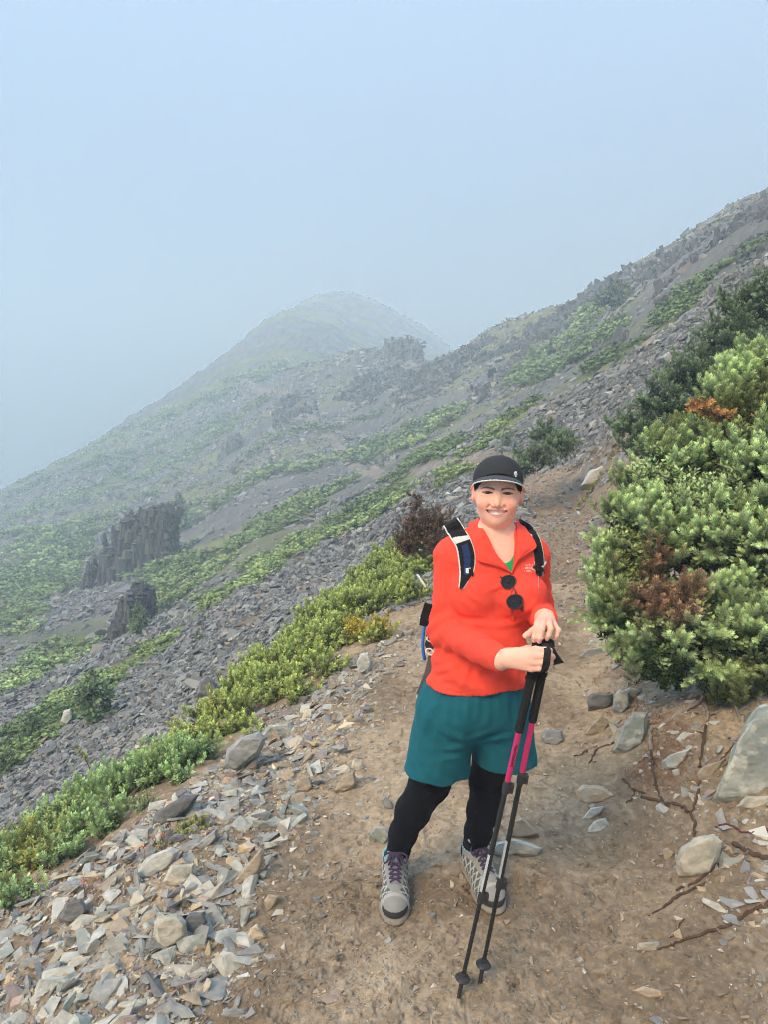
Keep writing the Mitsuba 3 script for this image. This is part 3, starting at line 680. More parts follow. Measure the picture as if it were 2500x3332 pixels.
def yellow(B, col, g):
    k = np.clip((0.36 - np.linalg.norm((B - hit(815, 1355)[0] - [0, -.1, .15]) * [1, .8, 1.2], axis=1)) / 0.10, 0, 1)[:, None]
    return col * (1 - k) + np.array([.52, .43, .045]) * np.exp(g.normal(0, .22, (len(B), 1))) * k
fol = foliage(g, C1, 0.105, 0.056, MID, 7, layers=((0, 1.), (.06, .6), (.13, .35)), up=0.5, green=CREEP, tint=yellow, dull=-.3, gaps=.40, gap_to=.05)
bush('creeping_fir', 'yellow green creeping fir mat with a mustard yellow patch, left of the hiker', None, C1, hit(700, 1450)[0] + [0, 0, .05], fol, 10, g)
g = rng(45)
C2 = creeping(g, [(20,1900,90,.16),(90,1850,95,.20),(60,1940,60,.12),(170,1790,95,.20),(150,1850,70,.15),(260,1730,90,.20),(250,1790,60,.14),(340,1690,85,.19),(410,1650,65,.17),(450,1640,45,.15),(-60,1930,110,.18),(-150,1980,110,.18),(320,1740,45,.12),(390,1690,40,.12)])
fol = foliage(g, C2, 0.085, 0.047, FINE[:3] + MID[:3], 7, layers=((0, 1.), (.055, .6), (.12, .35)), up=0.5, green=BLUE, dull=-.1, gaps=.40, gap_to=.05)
bush('creeping_fir', 'blue green creeping fir mat across the lower left edge of the photo', None, C2, hit(240, 1760)[0] + [0, 0, .04], fol, 10, g)
# the brown dying shrub just behind the hiker's shoulder
g = rng(46)
C3 = lobes_of([(905,1145,7.2,.20,.8,.9),(880,1170,7.1,.17,.8,.7),(950,1140,7.3,.20,.8,.8),(960,1180,7.1,.20,.8,.7),(905,1090,7.3,.07,.8,2.2)])
BR = dict(tip=np.array([.13, .15, .075]), deep=np.array([.085, .060, .035]), dull=np.array([.17, .10, .05]))
def half_brown(B, col, g):
    k = np.clip((hit(925, 1170)[0][0] - 0.02 - B[:, 0]) / .15 + .3, 0, 1)[:, None] * .85
    return col * (1 - k) + np.array([.13, .075, .048]) * np.exp(g.normal(0, .3, (len(B), 1))) * k
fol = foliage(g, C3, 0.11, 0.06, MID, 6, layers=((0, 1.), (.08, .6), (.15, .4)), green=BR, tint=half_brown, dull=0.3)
k = bush('dying_fir', 'small half brown dying fir with bare twigs behind the hiker by her shoulder', None, C3, P(915, 1200, 7.2), fol, 6, g)
for i in range(16):
    a = P(915, 1185, 7.2); e = a + np.array([g.normal(-.12, .2), g.normal(0, .1), g.uniform(.15, .5)])
    add(k + '__bare_twig', twigs(g, a, [e], .006, .002, 0.05, 6), 'mat_bark')

# mats of dwarf fir on the far slope: heaps of coarse shoots
def heap(g, n=34):
    d = g.normal(size=(n, 3)); d[:, 2] = np.abs(d[:, 2]) * 0.9; d /= np.linalg.norm(d, axis=1, keepdims=True)
    p = d * [0.5, 0.5, 0.42] * g.uniform(.7, 1, (n, 1))
    ax = d + [0, 0, .45]
    s = shoot(g, 6, needle=0.6, width=0.2)
    v, f, c = scatter([s], np.zeros(n, int), frames(ax, g.uniform(0, 6, n)) * g.uniform(.22, .34, n)[:, None, None], p - d * .12, np.ones((n, 3)) * .85)
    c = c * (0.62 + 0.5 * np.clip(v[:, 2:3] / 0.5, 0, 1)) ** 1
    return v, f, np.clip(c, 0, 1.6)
g = rng(47)
HEAPS = [heap(g, 30) for _ in range(5)]; SMALL = [heap(g, 11) for _ in range(5)]
def mats(seed, n, r0, r1, power, kinds, lo, hi_, name, label):
    g = rng(seed)
    x, y = grow(*spread(g, n, -IN, IN, r0, r1, power))
    k = mat_amount(x, y) > g.uniform(.25, 1.12, n); k &= ~in_bed(x, y)
    x, y = x[k], y[k]; r = np.hypot(x, y)
    size = g.uniform(lo, hi_, len(x)) * np.clip(r / 24, .5, 3.6)
    ok = in_frame(np.stack([x, y, H(x, y)], 1), 60); x, y, size = x[ok], y[ok], size[ok]
    nrm = normal_at(x, y) * 1.2 + [0, 0, .9]
    R = frames(nrm, g.uniform(0, 6.3, len(x))) * size[:, None, None] * g.uniform(.8, 1.2, (len(x), 1, 3)) * [1.2, 1.2, .62]
    tone = meshkit.fbm(np.stack([x * .10, y * .22, x * 0], -1), 3, 91)[:, None]
    u = np.clip((tone - .35) / .3, 0, 1)
    col = (np.array([.15, .235, .080]) * (1 - u) + np.array([.31, .43, .155]) * u) * np.exp(g.normal(0, .16, (len(x), 1)))
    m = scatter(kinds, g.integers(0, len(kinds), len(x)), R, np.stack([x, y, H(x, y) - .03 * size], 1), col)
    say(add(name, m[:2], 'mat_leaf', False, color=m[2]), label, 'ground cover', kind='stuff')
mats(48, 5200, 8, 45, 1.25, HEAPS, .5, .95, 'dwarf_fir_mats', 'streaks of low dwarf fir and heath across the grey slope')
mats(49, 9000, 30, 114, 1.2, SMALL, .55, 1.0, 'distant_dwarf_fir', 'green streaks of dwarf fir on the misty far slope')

# small single trees
def fir_tree(name, label, foot, h, r, seed, green, n=130, lean=0.0, group=None):
    g = rng(seed); k = free(name)
    say(k, label, 'tree', group)
    top = foot + [lean * h, 0, h]
    add(k + '__trunk', tube(smooth_line([foot - [0, 0, .1], (foot + top) / 2 + g.normal(0, .015 * h, 3), top], 8), np.linspace(.035 * h * .6, .004 * h, 8), 6), 'mat_bark')
    t = g.uniform(0.05, 1, n) ** 0.85; a = g.uniform(0, 6.3, n); rr = r * (1 - t) ** 0.9 * g.uniform(.35, 1.15, n) + .02 * h
    B = foot + np.stack([np.cos(a) * rr * .35, np.sin(a) * rr * .35, h * t], 1) + [lean * h, 0, 0] * t[:, None]
    A = np.stack([np.cos(a), np.sin(a), .30 + .5 * t], 1)
    R = frames(A, g.uniform(0, 6.3, n)) * (rr * .75 + .05 * h)[:, None, None]
    col = (green['deep'] * .4 + green['tip'] * .6) * np.exp(g.normal(0, .25, (n, 1)))
    m = scatter(COARSE, g.integers(0, 6, n), R, B, col)
    labels[add(k + '__crown', m[:2], 'mat_leaf', False, color=m[2])] = {'kind': 'stuff'}
def foot(u, v): return hit(u, v)[0]
for u, v, h, r, lab in [(200,1560,115,50,'bushy young fir at the left edge of the green band near the slate'),(385,1150,85,24,'slim fir standing right behind the tallest dark crag'),
   (650,1195,40,14,'tiny fir sticking out of the mat near the middle of the green band'),(800,1005,42,9,'spindly small fir by the bend of the far trail'),(826,1012,30,8,'shorter spindly fir beside the reddish bend of the far trail'),(300,1370,70,26,'dark fir leaning on the smaller crag'),
   (905,772,34,8,'small fir on the notch right of the pinnacle on the ridge'),(893,764,24,6,'smallest fir hugging the pinnacle on the ridge'),(1478,540,28,9,'lone small fir on the skyline at upper right'),(1492,545,16,6,'stubby fir beside the lone skyline fir'),
   (1330,668,60,45,'broad low fir in the rocks below the right skyline'),(183,1090,26,9,'far faint fir on the misty left slope'),(262,1080,20,7,'second faint fir on the misty left slope'),(1100,965,40,14,'small fir at the top of the green strip behind the cap'),
   (1085,1010,34,12,'young fir low in the green strip behind the cap'),(430,1385,30,12,'little fir in the green band left of the middle scree'),(70,1600,60,30,'dark bushy fir low on the left border of the photo'),(20,1665,50,30,'dark fir clump cut by the left border'),
   (585,1010,26,8,'faint fir beside the far trail'),(760,1120,34,12,'small fir above the scree left of the dying fir')]:
    p = foot(u, v); s = dist(p) / FOC
    fir_tree('fir_tree', lab, p, h * s, r * s, u * 7 + v, DARK if v > 800 else dict(tip=np.array([.10, .14, .07]), deep=np.array([.05, .07, .03])), 150 if h > 50 else 60, g.uniform(-.05, .05))
# ------------------------------------------------------------------ crags of upright broken columns
def block(g, r, h, taper=.75):
    """An upright block of 5 or 6 sides, radius r, height h, base at 0."""
    n = g.integers(4, 7)
    a = np.sort(g.uniform(0, 2 * np.pi, n) * .35 + np.arange(n) / n * 2 * np.pi * .65 + g.uniform(0, 6))
    a = np.arange(n) / n * 2 * np.pi + g.uniform(-.3, .3, n) + g.uniform(0, 6)
    rr = r * g.uniform(.8, 1.15, n)
    lo = np.stack([np.cos(a) * rr, np.sin(a) * rr, np.zeros(n)], 1)
    hi_ = lo * [1, 1, 0] * g.uniform(max(.1, taper - .25), min(1.0, taper + .25)) + np.stack([g.normal(0, .05 * r, n), g.normal(0, .05 * r, n), h * (1 + g.normal(0, .05, n))], 1)
    v = np.vstack([lo, hi_]); i = np.arange(n); j = (i + 1) % n
    f = np.vstack([np.stack([i, j, j + n], 1), np.stack([i, j + n, i + n], 1), np.stack([np.full(n - 2, n), np.arange(1, n - 1) + n, np.arange(2, n) + n], 1)])
    return v, f
def crag(label, outline, d, depth, seed, col=(.062, .066, .072), cell=0.55, dense=1.0, tilt=0.16):
    """A fin of broken columns: its crest follows an outline surveyed in the photograph, it is depth metres thick and stands in the slope."""
    g = rng(seed); k_ = float(far(d) / d); d, depth, cell = d * k_, depth * k_, cell * k_ * .5
    uv = np.asarray(outline, float)
    pts = np.array([P(u, v, d) for u, v in uv])
    o = pts.mean(0); loc = pts[:, [0, 2]] - o[[0, 2]]
    poly = Polygon(loc).buffer(0)
    x0, z0, x1, z1 = poly.bounds
    parts = []
    n = int((x1 - x0 + cell) * depth / cell ** 2 * 2.2 * dense)
    for _ in range(n):
        x, y = g.uniform(x0, x1), g.uniform(-.5, .5) * depth
        from shapely import LineString
        cut = poly.intersection(LineString([(x, z0 - 1), (x, z1 + 1)]))
        if cut.is_empty: continue
        b0, b1 = cut.bounds[1], cut.bounds[3]
        ht = b1 - b0
        fall = max(0.0, abs(y) / (depth * .5) - .15) ** 1.6
        top = b1 - ht * (0.75 * fall) * g.uniform(.7, 1.1) - cell * g.exponential(.7)
        gx, gy = o[0] + x, o[1] + y
        z = min(b0 + o[2], float(H([gx], [gy])[0])) - .5 * cell - o[2]
        r = cell * g.uniform(.30, .85)
        tone = np.exp(g.normal(0, .22))
        dx, dy = g.normal(0, .10) + tilt, g.normal(0, .04)
        while z < top:
            h = min(g.uniform(1.0, 3.6) * cell, top - z + .02 * cell)
            v, f = block(g, r * g.uniform(.82, 1.08), h, .75 if z + h < top - .02 * cell else .28)
            off = np.array([gx + g.normal(0, .07) * cell + dx * (z - b0), gy + g.normal(0, .07) * cell + dy * (z - b0), z + o[2]])
            c = np.array(col) * tone * np.exp(g.normal(0, .16))
            if g.uniform() < .10: c = c * .6 + np.array([.12, .125, .07]) * .5
            parts.append((v + off, f, c))
            z += h * .985
    k = free('rock_crag')
    say(k, label, 'rock crag')
    m = flat_faces(join([(v, f, np.broadcast_to(c, v.shape)) for v, f, c in parts]))
    labels[add(k + '__columns', m[:2], 'mat_stone', False, color=m[2])] = {'kind': 'stuff'}
crag('tall dark columnar crag rising from the left slope, largest in the photo', [(375,1150),(368,1105),(352,1078),(330,1082),(305,1092),(270,1098),(245,1125),(222,1165),(205,1205),(190,1250),(165,1300),(160,1335),(215,1330),(260,1270),(330,1225),(370,1190)], 34.5, 3.0, 1, cell=.62)
crag('smaller dark crag below and right of the largest one', [(318,1265),(300,1250),(280,1258),(262,1280),(245,1320),(228,1370),(215,1420),(240,1425),(275,1370),(300,1320),(322,1290)], 24.5, 1.9, 2, cell=.42)
crag('low dark crag stub farthest left on the slope', [(150,1330),(128,1305),(105,1330),(92,1370),(130,1365)], 33, 1.5, 3, cell=.5)
crag('thin dark rock spike beside the largest crag', [(196,1262),(188,1205),(180,1240),(165,1290),(190,1300)], 34, 1.2, 4, cell=.5)
crag('jagged pinnacle on the misty ridge above the far trail', [(770,812),(775,770),(800,762),(822,772),(832,738),(848,722),(862,734),(880,722),(894,736),(902,758),(912,782),(900,830),(840,835),(790,830)], 78, 6, 5, col=(.12,.125,.13), cell=1.1)
crag('dark cliff step below the ridge notch left of the pinnacle shoulder', [(845,855),(862,835),(885,815),(905,790),(925,782),(935,800),(925,835),(900,870),(870,885),(850,880)], 60, 4, 6, cell=.9)
crag('broken dark crag above the far trail', [(590,895),(605,870),(640,845),(668,838),(690,850),(680,880),(640,915),(610,930),(592,920)], 72, 4.5, 7, col=(.12,.125,.13), cell=1.0)
crag('small grey crag out on the middle of the far slope', [(478,985),(485,950),(505,932),(522,945),(510,972),(490,990)], 64, 3, 8, col=(.12,.125,.13), cell=.8)
# ------------------------------------------------------------------ the hiker
def xz(u, v, d):
    p = P(u, v, d); return [p[0], p[2]]
def sd_poly(p, poly):
    """Distance in the upright x-z plane to an outline, negative inside."""
    ring = np.array(poly)
    d = np.full(len(p), 9.0); q = p[:, [0, 2]]
    for a, b in zip(ring, np.roll(ring, -1, 0)):
        ab = b - a; t = np.clip(((q - a) @ ab) / (ab @ ab), 0, 1)
        d = np.minimum(d, np.linalg.norm(q - a - t[:, None] * ab, axis=1))
    return np.where(contains_xy(Polygon(ring), q[:, 0], q[:, 1]), -d, d)
PERSON = free('person')
say(PERSON, 'smiling hiker in a red fleece, teal shorts and black cap leaning on trekking poles', 'person')
HEM_Z = 0.912
S1, E1, C1_ = P(979, 1202, 2.47), P(966, 1364, 2.45), P(1082, 1424, 2.20)
S2, E2, C2_ = P(1150, 1200, 2.47), P(1163, 1322, 2.57), P(1177, 1336, 2.34)
NECK0, NECK1 = P(1074, 1205, 2.49), P(1075, 1110, 2.45)
def torso_core(p):
    d = sd_ell(p, P(1062, 1262, 2.49), (.150, .108, .185))
    d = smin(d, sd_ell(p, P(1040, 1400, 2.475), (.148, .122, .165)), .07)
    d = smin(d, sd_ell(p, P(1028, 1490, 2.49), (.163, .132, .125)), .06)
    for u in (1022, 1134): d = smin(d, sd_ell(p, P(u, 1286, 2.405), (.072, .068, .066)), .045)
    for s in (S1, S2):
        d = smin(d, sd_cone(p, P(1074, 1182, 2.49), s, .060, .058), .05)
        d = smin(d, sd_cone(p, P(1074, 1150, 2.51), s + [0, .02, .015], .046, .044), .03)
    return d
def folds(p):
    """Soft creases of the fleece: at the inner elbows, under the bust and towards the hem."""
    a = wavy(p @ np.array([[9, 3, 0], [3, 9, 4], [6, 2, 22.0]]).T, 7, 2) * .015 + np.sin(p @ np.array([34, 12, 60.0]) + 6 * wavy(p * 5, 17)) * .0042 * np.clip((P(1050, 1330, 2.4)[2] - p[:, 2]) / .06, 0, 1)
    return a
CREASES = []
def creases(p): return crease_field(p, CREASES)
def crease_field(p, rows):
    out = 0
    for a, b, amp, w in rows:
        ab = b - a; t = np.clip(((p - a) @ ab) / (ab @ ab), 0, 1)
        q = p - a - t[:, None] * ab
        off = q @ (np.cross(ab, FWD) / np.linalg.norm(np.cross(ab, FWD)))
        far2 = (q ** 2).sum(1)
        taper = np.sin(np.pi * np.clip(t * .92 + .04, 0, 1)) ** .6
        out = out - amp * taper * np.exp(-far2 / (3.2 * w) ** 2) * np.cos(np.clip(off / w, -3.6, 3.6) * 1.35)
    return out
def sleeve(p, S, E, C, r):
    d = smin(sd_cone(p, S, E, r[0], r[1]), sd_cone(p, E, C, r[1], r[2]), .03)
    near = np.exp(-(np.linalg.norm(p - E, axis=1) / .085) ** 2)
    ax = (C - E) / np.linalg.norm(C - E) - (S - E) / np.linalg.norm(S - E)
    ax /= np.linalg.norm(ax)
    w = np.sin((p - E) @ ax * 150 + 3 * wavy(p * 14, 9)) * .0062 * near
    far = np.sin(((p - E) @ ((C - E) / np.linalg.norm(C - E))) * 95 + 5 * wavy(p * 11, 19)) * .0026 + wavy(p * 22, 20, 2) * .006
    end = (p - C) @ ((C - E) / np.linalg.norm(C - E))
    return np.maximum(d + w + far, end - .012)
V_OPEN = [xz(u, v, 2.40) for u, v in [(1030, 1108), (1044, 1140), (1055, 1162), (1069, 1192), (1093, 1219), (1106, 1238), (1110, 1212), (1114, 1185), (1116, 1150), (1118, 1108)]]
def pullover(p):
    d = torso_core(p) + folds(p) + creases(p)
    under = np.exp(-((p[:, 2] - P(1070, 1345, 2.4)[2]) / .035) ** 2) * np.sin(p[:, 2] * 120 + p[:, 0] * 40 + 2 * wavy(p * 8, 3)) * .003
    d = d + under
    d = smin(d, sleeve(p, S1, E1, C1_, (.058, .0535, .0385)), .008)
    d = smin(d, sleeve(p, S2, E2, C2_, (.055, .049, .039)), .008)
    q = p - (NECK0 * .45 + NECK1 * .55)                                     # stand-up collar round the neck
    ring = np.abs(np.hypot(q[:, 0] / 1.02, q[:, 1] + .004) - .068 - .12 * np.maximum(-q[:, 2], -.02)) - .0035
    ring = np.maximum(ring, np.maximum(q[:, 2] - .020 - .012 * np.clip(q[:, 1] / .05, -1, 1), -q[:, 2] - .06))
    d = smin(d, ring, .012)
    hem = HEM_Z + .006 * np.sin(p[:, 0] * 22) - p[:, 2]
    d = np.maximum(d, hem)
    cut = np.maximum(sd_poly(p, V_OPEN), p[:, 1] - P(1075, 1150, 2.475)[1])
    d = np.maximum(d, -cut)
    neck = sd_cone(p, NECK0, NECK1 + [0, 0, .06], .0605, .058)
    return np.maximum(d, -neck)
for u0, v0, u1, v1, amp, w in [(1000, 1278, 1036, 1300, .0045, .007), (1000, 1290, 1028, 1325, .004, .007), (1006, 1345, 1060, 1352, .005, .008), (1075, 1352, 1140, 1340, .005, .008), (1000, 1372, 1045, 1372, .0035, .007),
    (1035, 1455, 1070, 1385, .004, .010), (1075, 1470, 1110, 1400, .0045, .010), (1000, 1480, 1015, 1430, .004, .009), (935, 1455, 975, 1440, .005, .008), (930, 1470, 985, 1462, .004, .008), (1110, 1490, 1122, 1440, .004, .009),
    (1088, 1262, 1060, 1275, .003, .007), (1125, 1330, 1158, 1300, .004, .007), (1140, 1345, 1164, 1320, .004, .007), (1030, 1225, 1065, 1236, .003, .006)]:
    a_, b_ = [next(P(u, v, d) for d in np.linspace(2.1, 2.6, 120) if torso_core(P(u, v, d)[None])[0] < 0 or d > 2.595) for u, v in ((u0, v0), (u1, v1))]
    CREASES.append((a_, b_, amp, w))
lo, hi = P(900, 1530, 2.5) + [-.05, -.45, -.02], P(1220, 1100, 2.5) + [.05, .25, .03]
lo[1], hi[1] = 1.95, 2.75
pv, pf = surface(pullover, lo, hi, .0052)
def front(u, v, fn=None, d0=2.0, d1=2.6, off=0.0):
    """The hiker's surface met along (u, v), off metres nearer to the camera."""
    u, v = np.atleast_1d(np.asarray(u, float)), np.atleast_1d(np.asarray(v, float))
    fn = fn or pullover
    ds = np.linspace(d0, d1, 150)
    pts = np.array([[P(a, b, d) for d in ds] for a, b in zip(u, v)])
    s = fn(pts.reshape(-1, 3)).reshape(len(u), -1) < 0
    i = np.where(s.any(1), s.argmax(1), len(ds) - 1)
    return np.array([P(a, b, ds[k] - off) for a, b, k in zip(u, v, i)])
FLEECE = np.array([.84, .082, .052])
def fleece_colour(p): return FLEECE * (0.93 + 0.14 * meshkit.fbm(p * 60, 2, 4))[:, None]
KP = add(PERSON + '__pullover', (pv, pf), 'mat_cloth', True, color=fleece_colour(pv))
labels[KP] = {'label': 'red half zip fleece pullover'}
# lapels of the open collar
def sheet(a, b, n, m, bulge, thick, mid=None):
    """A cloth sheet between two lines of points, puffed towards the camera in the middle."""
    a, b = smooth_line(a, n), smooth_line(b, n)
    t = np.linspace(0, 1, m)
    g_ = a[:, None] * (1 - t)[None, :, None] + b[:, None] * t[None, :, None] - FWD * (np.sin(np.pi * t) * bulge)[None, :, None]
    back = g_ + FWD * thick
    k = np.arange(n * m).reshape(n, m); N = n * m
    q = np.stack([k[:-1, :-1], k[1:, :-1], k[1:, 1:], k[:-1, 1:]], -1).reshape(-1, 4)
    f = np.vstack([q[:, [0, 1, 2]], q[:, [0, 2, 3]], q[:, [0, 2, 1]] + N, q[:, [0, 3, 2]] + N])
    e = np.concatenate([k[0], k[1:, -1], k[-1, -2::-1], k[-2:0:-1, 0]]); e2 = np.roll(e, -1)
    f = np.vstack([f, np.stack([e, e2 + N, e2], 1), np.stack([e, e + N, e2 + N], 1)])
    v = np.vstack([g_.reshape(-1, 3), back.reshape(-1, 3)])
    return v, f
def onto(rows, fn=torso_core):
    r = np.array(rows, float); return front(r[:, 0], r[:, 1], fn, off=0.0) - FWD * r[:, 2:3]
la = onto([(1034, 1119, .02), (1044, 1142, .018), (1056, 1163, .018), (1070, 1192, .016), (1090, 1218, .012), (1105, 1237, .004)])
lb = onto([(1012, 1130, .004), (1019, 1158, .010), (1026, 1185, .016), (1032, 1209, .020), (1070, 1222, .016), (1104, 1237, .004)])
ra = onto([(1115, 1119, .02), (1116, 1140, .018), (1116, 1165, .018), (1113, 1190, .016), (1110, 1215, .010), (1106, 1237, .004)])
rb_ = onto([(1119, 1120, .018), (1138, 1146, .030), (1155, 1178, .040), (1136, 1196, .024), (1118, 1215, .012), (1107, 1237, .004)])
for a, b in ((la, lb), (ra, rb_)):
    s = sheet(a, b, 26, 9, .007, .005)
    add(PERSON + '__collar', s, 'mat_cloth', True, color=fleece_colour(s[0]) * [.97, .95, .95])
# seam across the chest, zip, zip garage
def laid(rows, r, n=24, sides=6, off=.001, fn=pullover):
    u = smooth_line([(a, b, 0) for a, b in rows], n)
    return tube(front(u[:, 0], u[:, 1], fn, off=off), r, sides)
add(PERSON + '__chest_seam', laid([(1012, 1251), (1050, 1246), (1092, 1247)], .0014), 'mat_cloth', True, color=FLEECE * 1.05)
add(PERSON + '__chest_seam', laid([(1112, 1245), (1140, 1241), (1162, 1246)], .0014), 'mat_cloth', True, color=FLEECE * 1.05)
add(PERSON + '__hem_stitch', laid([(925, 1459), (945, 1475), (966, 1486), (1000, 1497), (1036, 1501), (1070, 1499), (1096, 1493), (1130, 1480)], .0011, 40), 'mat_cloth', True, color=FLEECE * .72)
add(PERSON + '__sleeve_seam', laid([(925, 1318), (950, 1313), (975, 1317), (994, 1326)], .0011, 24), 'mat_cloth', True, color=FLEECE * .80)
zl = smooth_line([(1106, 1238, 0), (1108, 1270, 0), (1109, 1305, 0), (1107, 1333, 0)], 20)
zp = front(zl[:, 0], zl[:, 1], off=.0015)
add(PERSON + '__zip', ribbon(zp, np.tile([1.0, 0, 0], (20, 1)), .010, .003), 'mat_cloth', 30, color=None) if False else None
zm = ribbon(zp, np.tile([1.0, 0, 0], (20, 1)), .009, .003)
add(PERSON + '__zip', zm, 'mat_cloth', False, color=FLEECE * [.72, .7, .7])
gm = ribbon(front([1107, 1107], [1329, 1341], off=.003), np.tile([1.0, 0, 0], (2, 1)), .014, .004)
add(PERSON + '__zip_garage', gm, 'mat_cloth', False, color=FLEECE * .9)
# chest lettering and its quarter dome
def stamp(text, u, v, height, off, mat, col, key, tilt=0.0, fn=pullover, bold=True):
    """Raised print on the front of the clothes: the letters follow the surface."""
    m = meshkit.text_mesh(text, height, .0008, bold)
    vv = np.array(m.vertices); ff = np.array(m.faces)
    w = np.ptp(vv[:, 0])
    c, s = math.cos(tilt), math.sin(tilt)
    o = front([u], [v], fn, off=off)[0]; k = (o - EYE) @ FWD / FOC
    uu = u + (vv[:, 0] * c - vv[:, 1] * s) / k; v2 = v - (vv[:, 0] * s + vv[:, 1] * c) / k
    pu, pvv = np.meshgrid(np.linspace(uu.min() - 1, uu.max() + 1, 7), np.linspace(v2.min() - 1, v2.max() + 1, 4), indexing='ij')
    dep = (front(pu.ravel(), pvv.ravel(), fn) - EYE) @ FWD
    di = RegularGridInterpolator((pu[:, 0], pvv[0]), dep.reshape(pu.shape))(np.stack([uu, v2], 1))
    out = np.array([P(a, b, d - off - z) for a, b, d, z in zip(uu, v2, di, vv[:, 2])])
    return add(key, (out, ff), mat, False, color=col)
WHITE = np.array([.80, .80, .79])
for t, v_, u_ in (('THE', 1223.0, 1136), ('NORTH', 1229.2, 1130.5), ('FACE', 1235.4, 1134)):
    k = stamp(t, u_, v_, .0060, .0020, 'mat_cloth', WHITE, PERSON + '__chest_print')
labels[PERSON + '__chest_print'] = {'label': 'white chest lettering with a quarter dome'}
for r_ in (4.0, 6.6, 9.4):
    a = np.linspace(0, np.pi / 2, 9)
    m = tube(front(1150.5 + np.sin(a) * r_ * 1.0 - 0, 1235 - np.cos(a) * (r_ * 1.55), off=.0015), .0016, 5)
    add(PERSON + '__chest_print', m, 'mat_cloth', True, color=WHITE)

# shorts
RH, RK = P(967, 1545, 2.515), P(940, 1700, 2.615)
LH, LK = P(1082, 1545, 2.53), P(1094, 1680, 2.64)
SH_CREASES = []
for u0, v0, u1, v1, amp, w in [(1012, 1602, 955, 1572, .007, .010), (1022, 1598, 1078, 1560, .007, .010), (1026, 1612, 1105, 1592, .006, .009), (1035, 1628, 1110, 1632, .005, .009), (1008, 1622, 965, 1618, .006, .009), (1000, 1640, 930, 1655, .004, .010),
    (985, 1540, 1000, 1590, .005, .010), (930, 1520, 905, 1620, .005, .012), (1120, 1530, 1145, 1620, .005, .012), (1060, 1530, 1030, 1580, .005, .010), (960, 1650, 950, 1690, .004, .010), (1080, 1640, 1070, 1668, .004, .010)]:
    SH_CREASES.append((P(u0, v0, 2.42), P(u1, v1, 2.43), amp, w))
def shorts(p):
    d = sd_ell(p, P(1027, 1508, 2.50), (.170, .132, .125))
    mid = np.cross(np.array([0, 1.0, 0]), [0, 0, 1.0])
    rl = sd_cone(p, RH, RK + (RK - RH) * .3, .104, .112); ll = sd_cone(p, LH, LK + (LK - LH) * .3, .103, .114)
    w = np.sin(p[:, 2] * 34 + p[:, 0] * 55 + 5 * wavy(p * 6, 21)) * .0045 * np.clip((.80 - p[:, 2]) / .1, 0, 1) * np.exp(-((p[:, 0] - P(1030, 1600, 2.5)[0]) / .13) ** 2) + wavy(p * [20, 20, 7], 22, 2) * .016
    w = w + crease_field(p, SH_CREASES)
    gather = np.sin(np.arctan2(p[:, 0] - .30, -(p[:, 1] - 2.42)) * 31 + 4 * wavy(p * [9, 9, 2], 29)) * .0020 * np.clip((p[:, 2] - .80) / .08, 0, 1) * (p[:, 2] < .93)
    d = smin(d, torso_core(p) + .011, .02)
    legs = smin(rl, ll, .018)
    d = smin(d, legs, .05) + w + gather
    x0 = P(1019, 1640, 2.58)[0]
    cutz = np.where(p[:, 0] < x0, .577, .607) + .004 * np.sin(p[:, 0] * 50 + p[:, 1] * 30)
    d = np.maximum(d, cutz - p[:, 2])
    inner = np.minimum(sd_cone(p, RH, RK + (RK - RH) * .4, .080, .1075), sd_cone(p, LH, LK + (LK - LH) * .4, .080, .1085))
    inner = np.maximum(inner, p[:, 2] - np.where(p[:, 0] < x0, .70, .72))
    return np.maximum(np.maximum(d, -inner), p[:, 2] - 1.0)
sv, sf = surface(shorts, [-.05, 2.2, .54], [.72, 2.8, 1.03], .0055)
TEAL = np.array([.012, .118, .158])
labels[add(PERSON + '__shorts', (sv, sf), 'mat_cloth', True, color=TEAL * (0.9 + 0.2 * meshkit.fbm(sv * 40, 2, 5))[:, None])] = {'label': 'teal blue running shorts'}
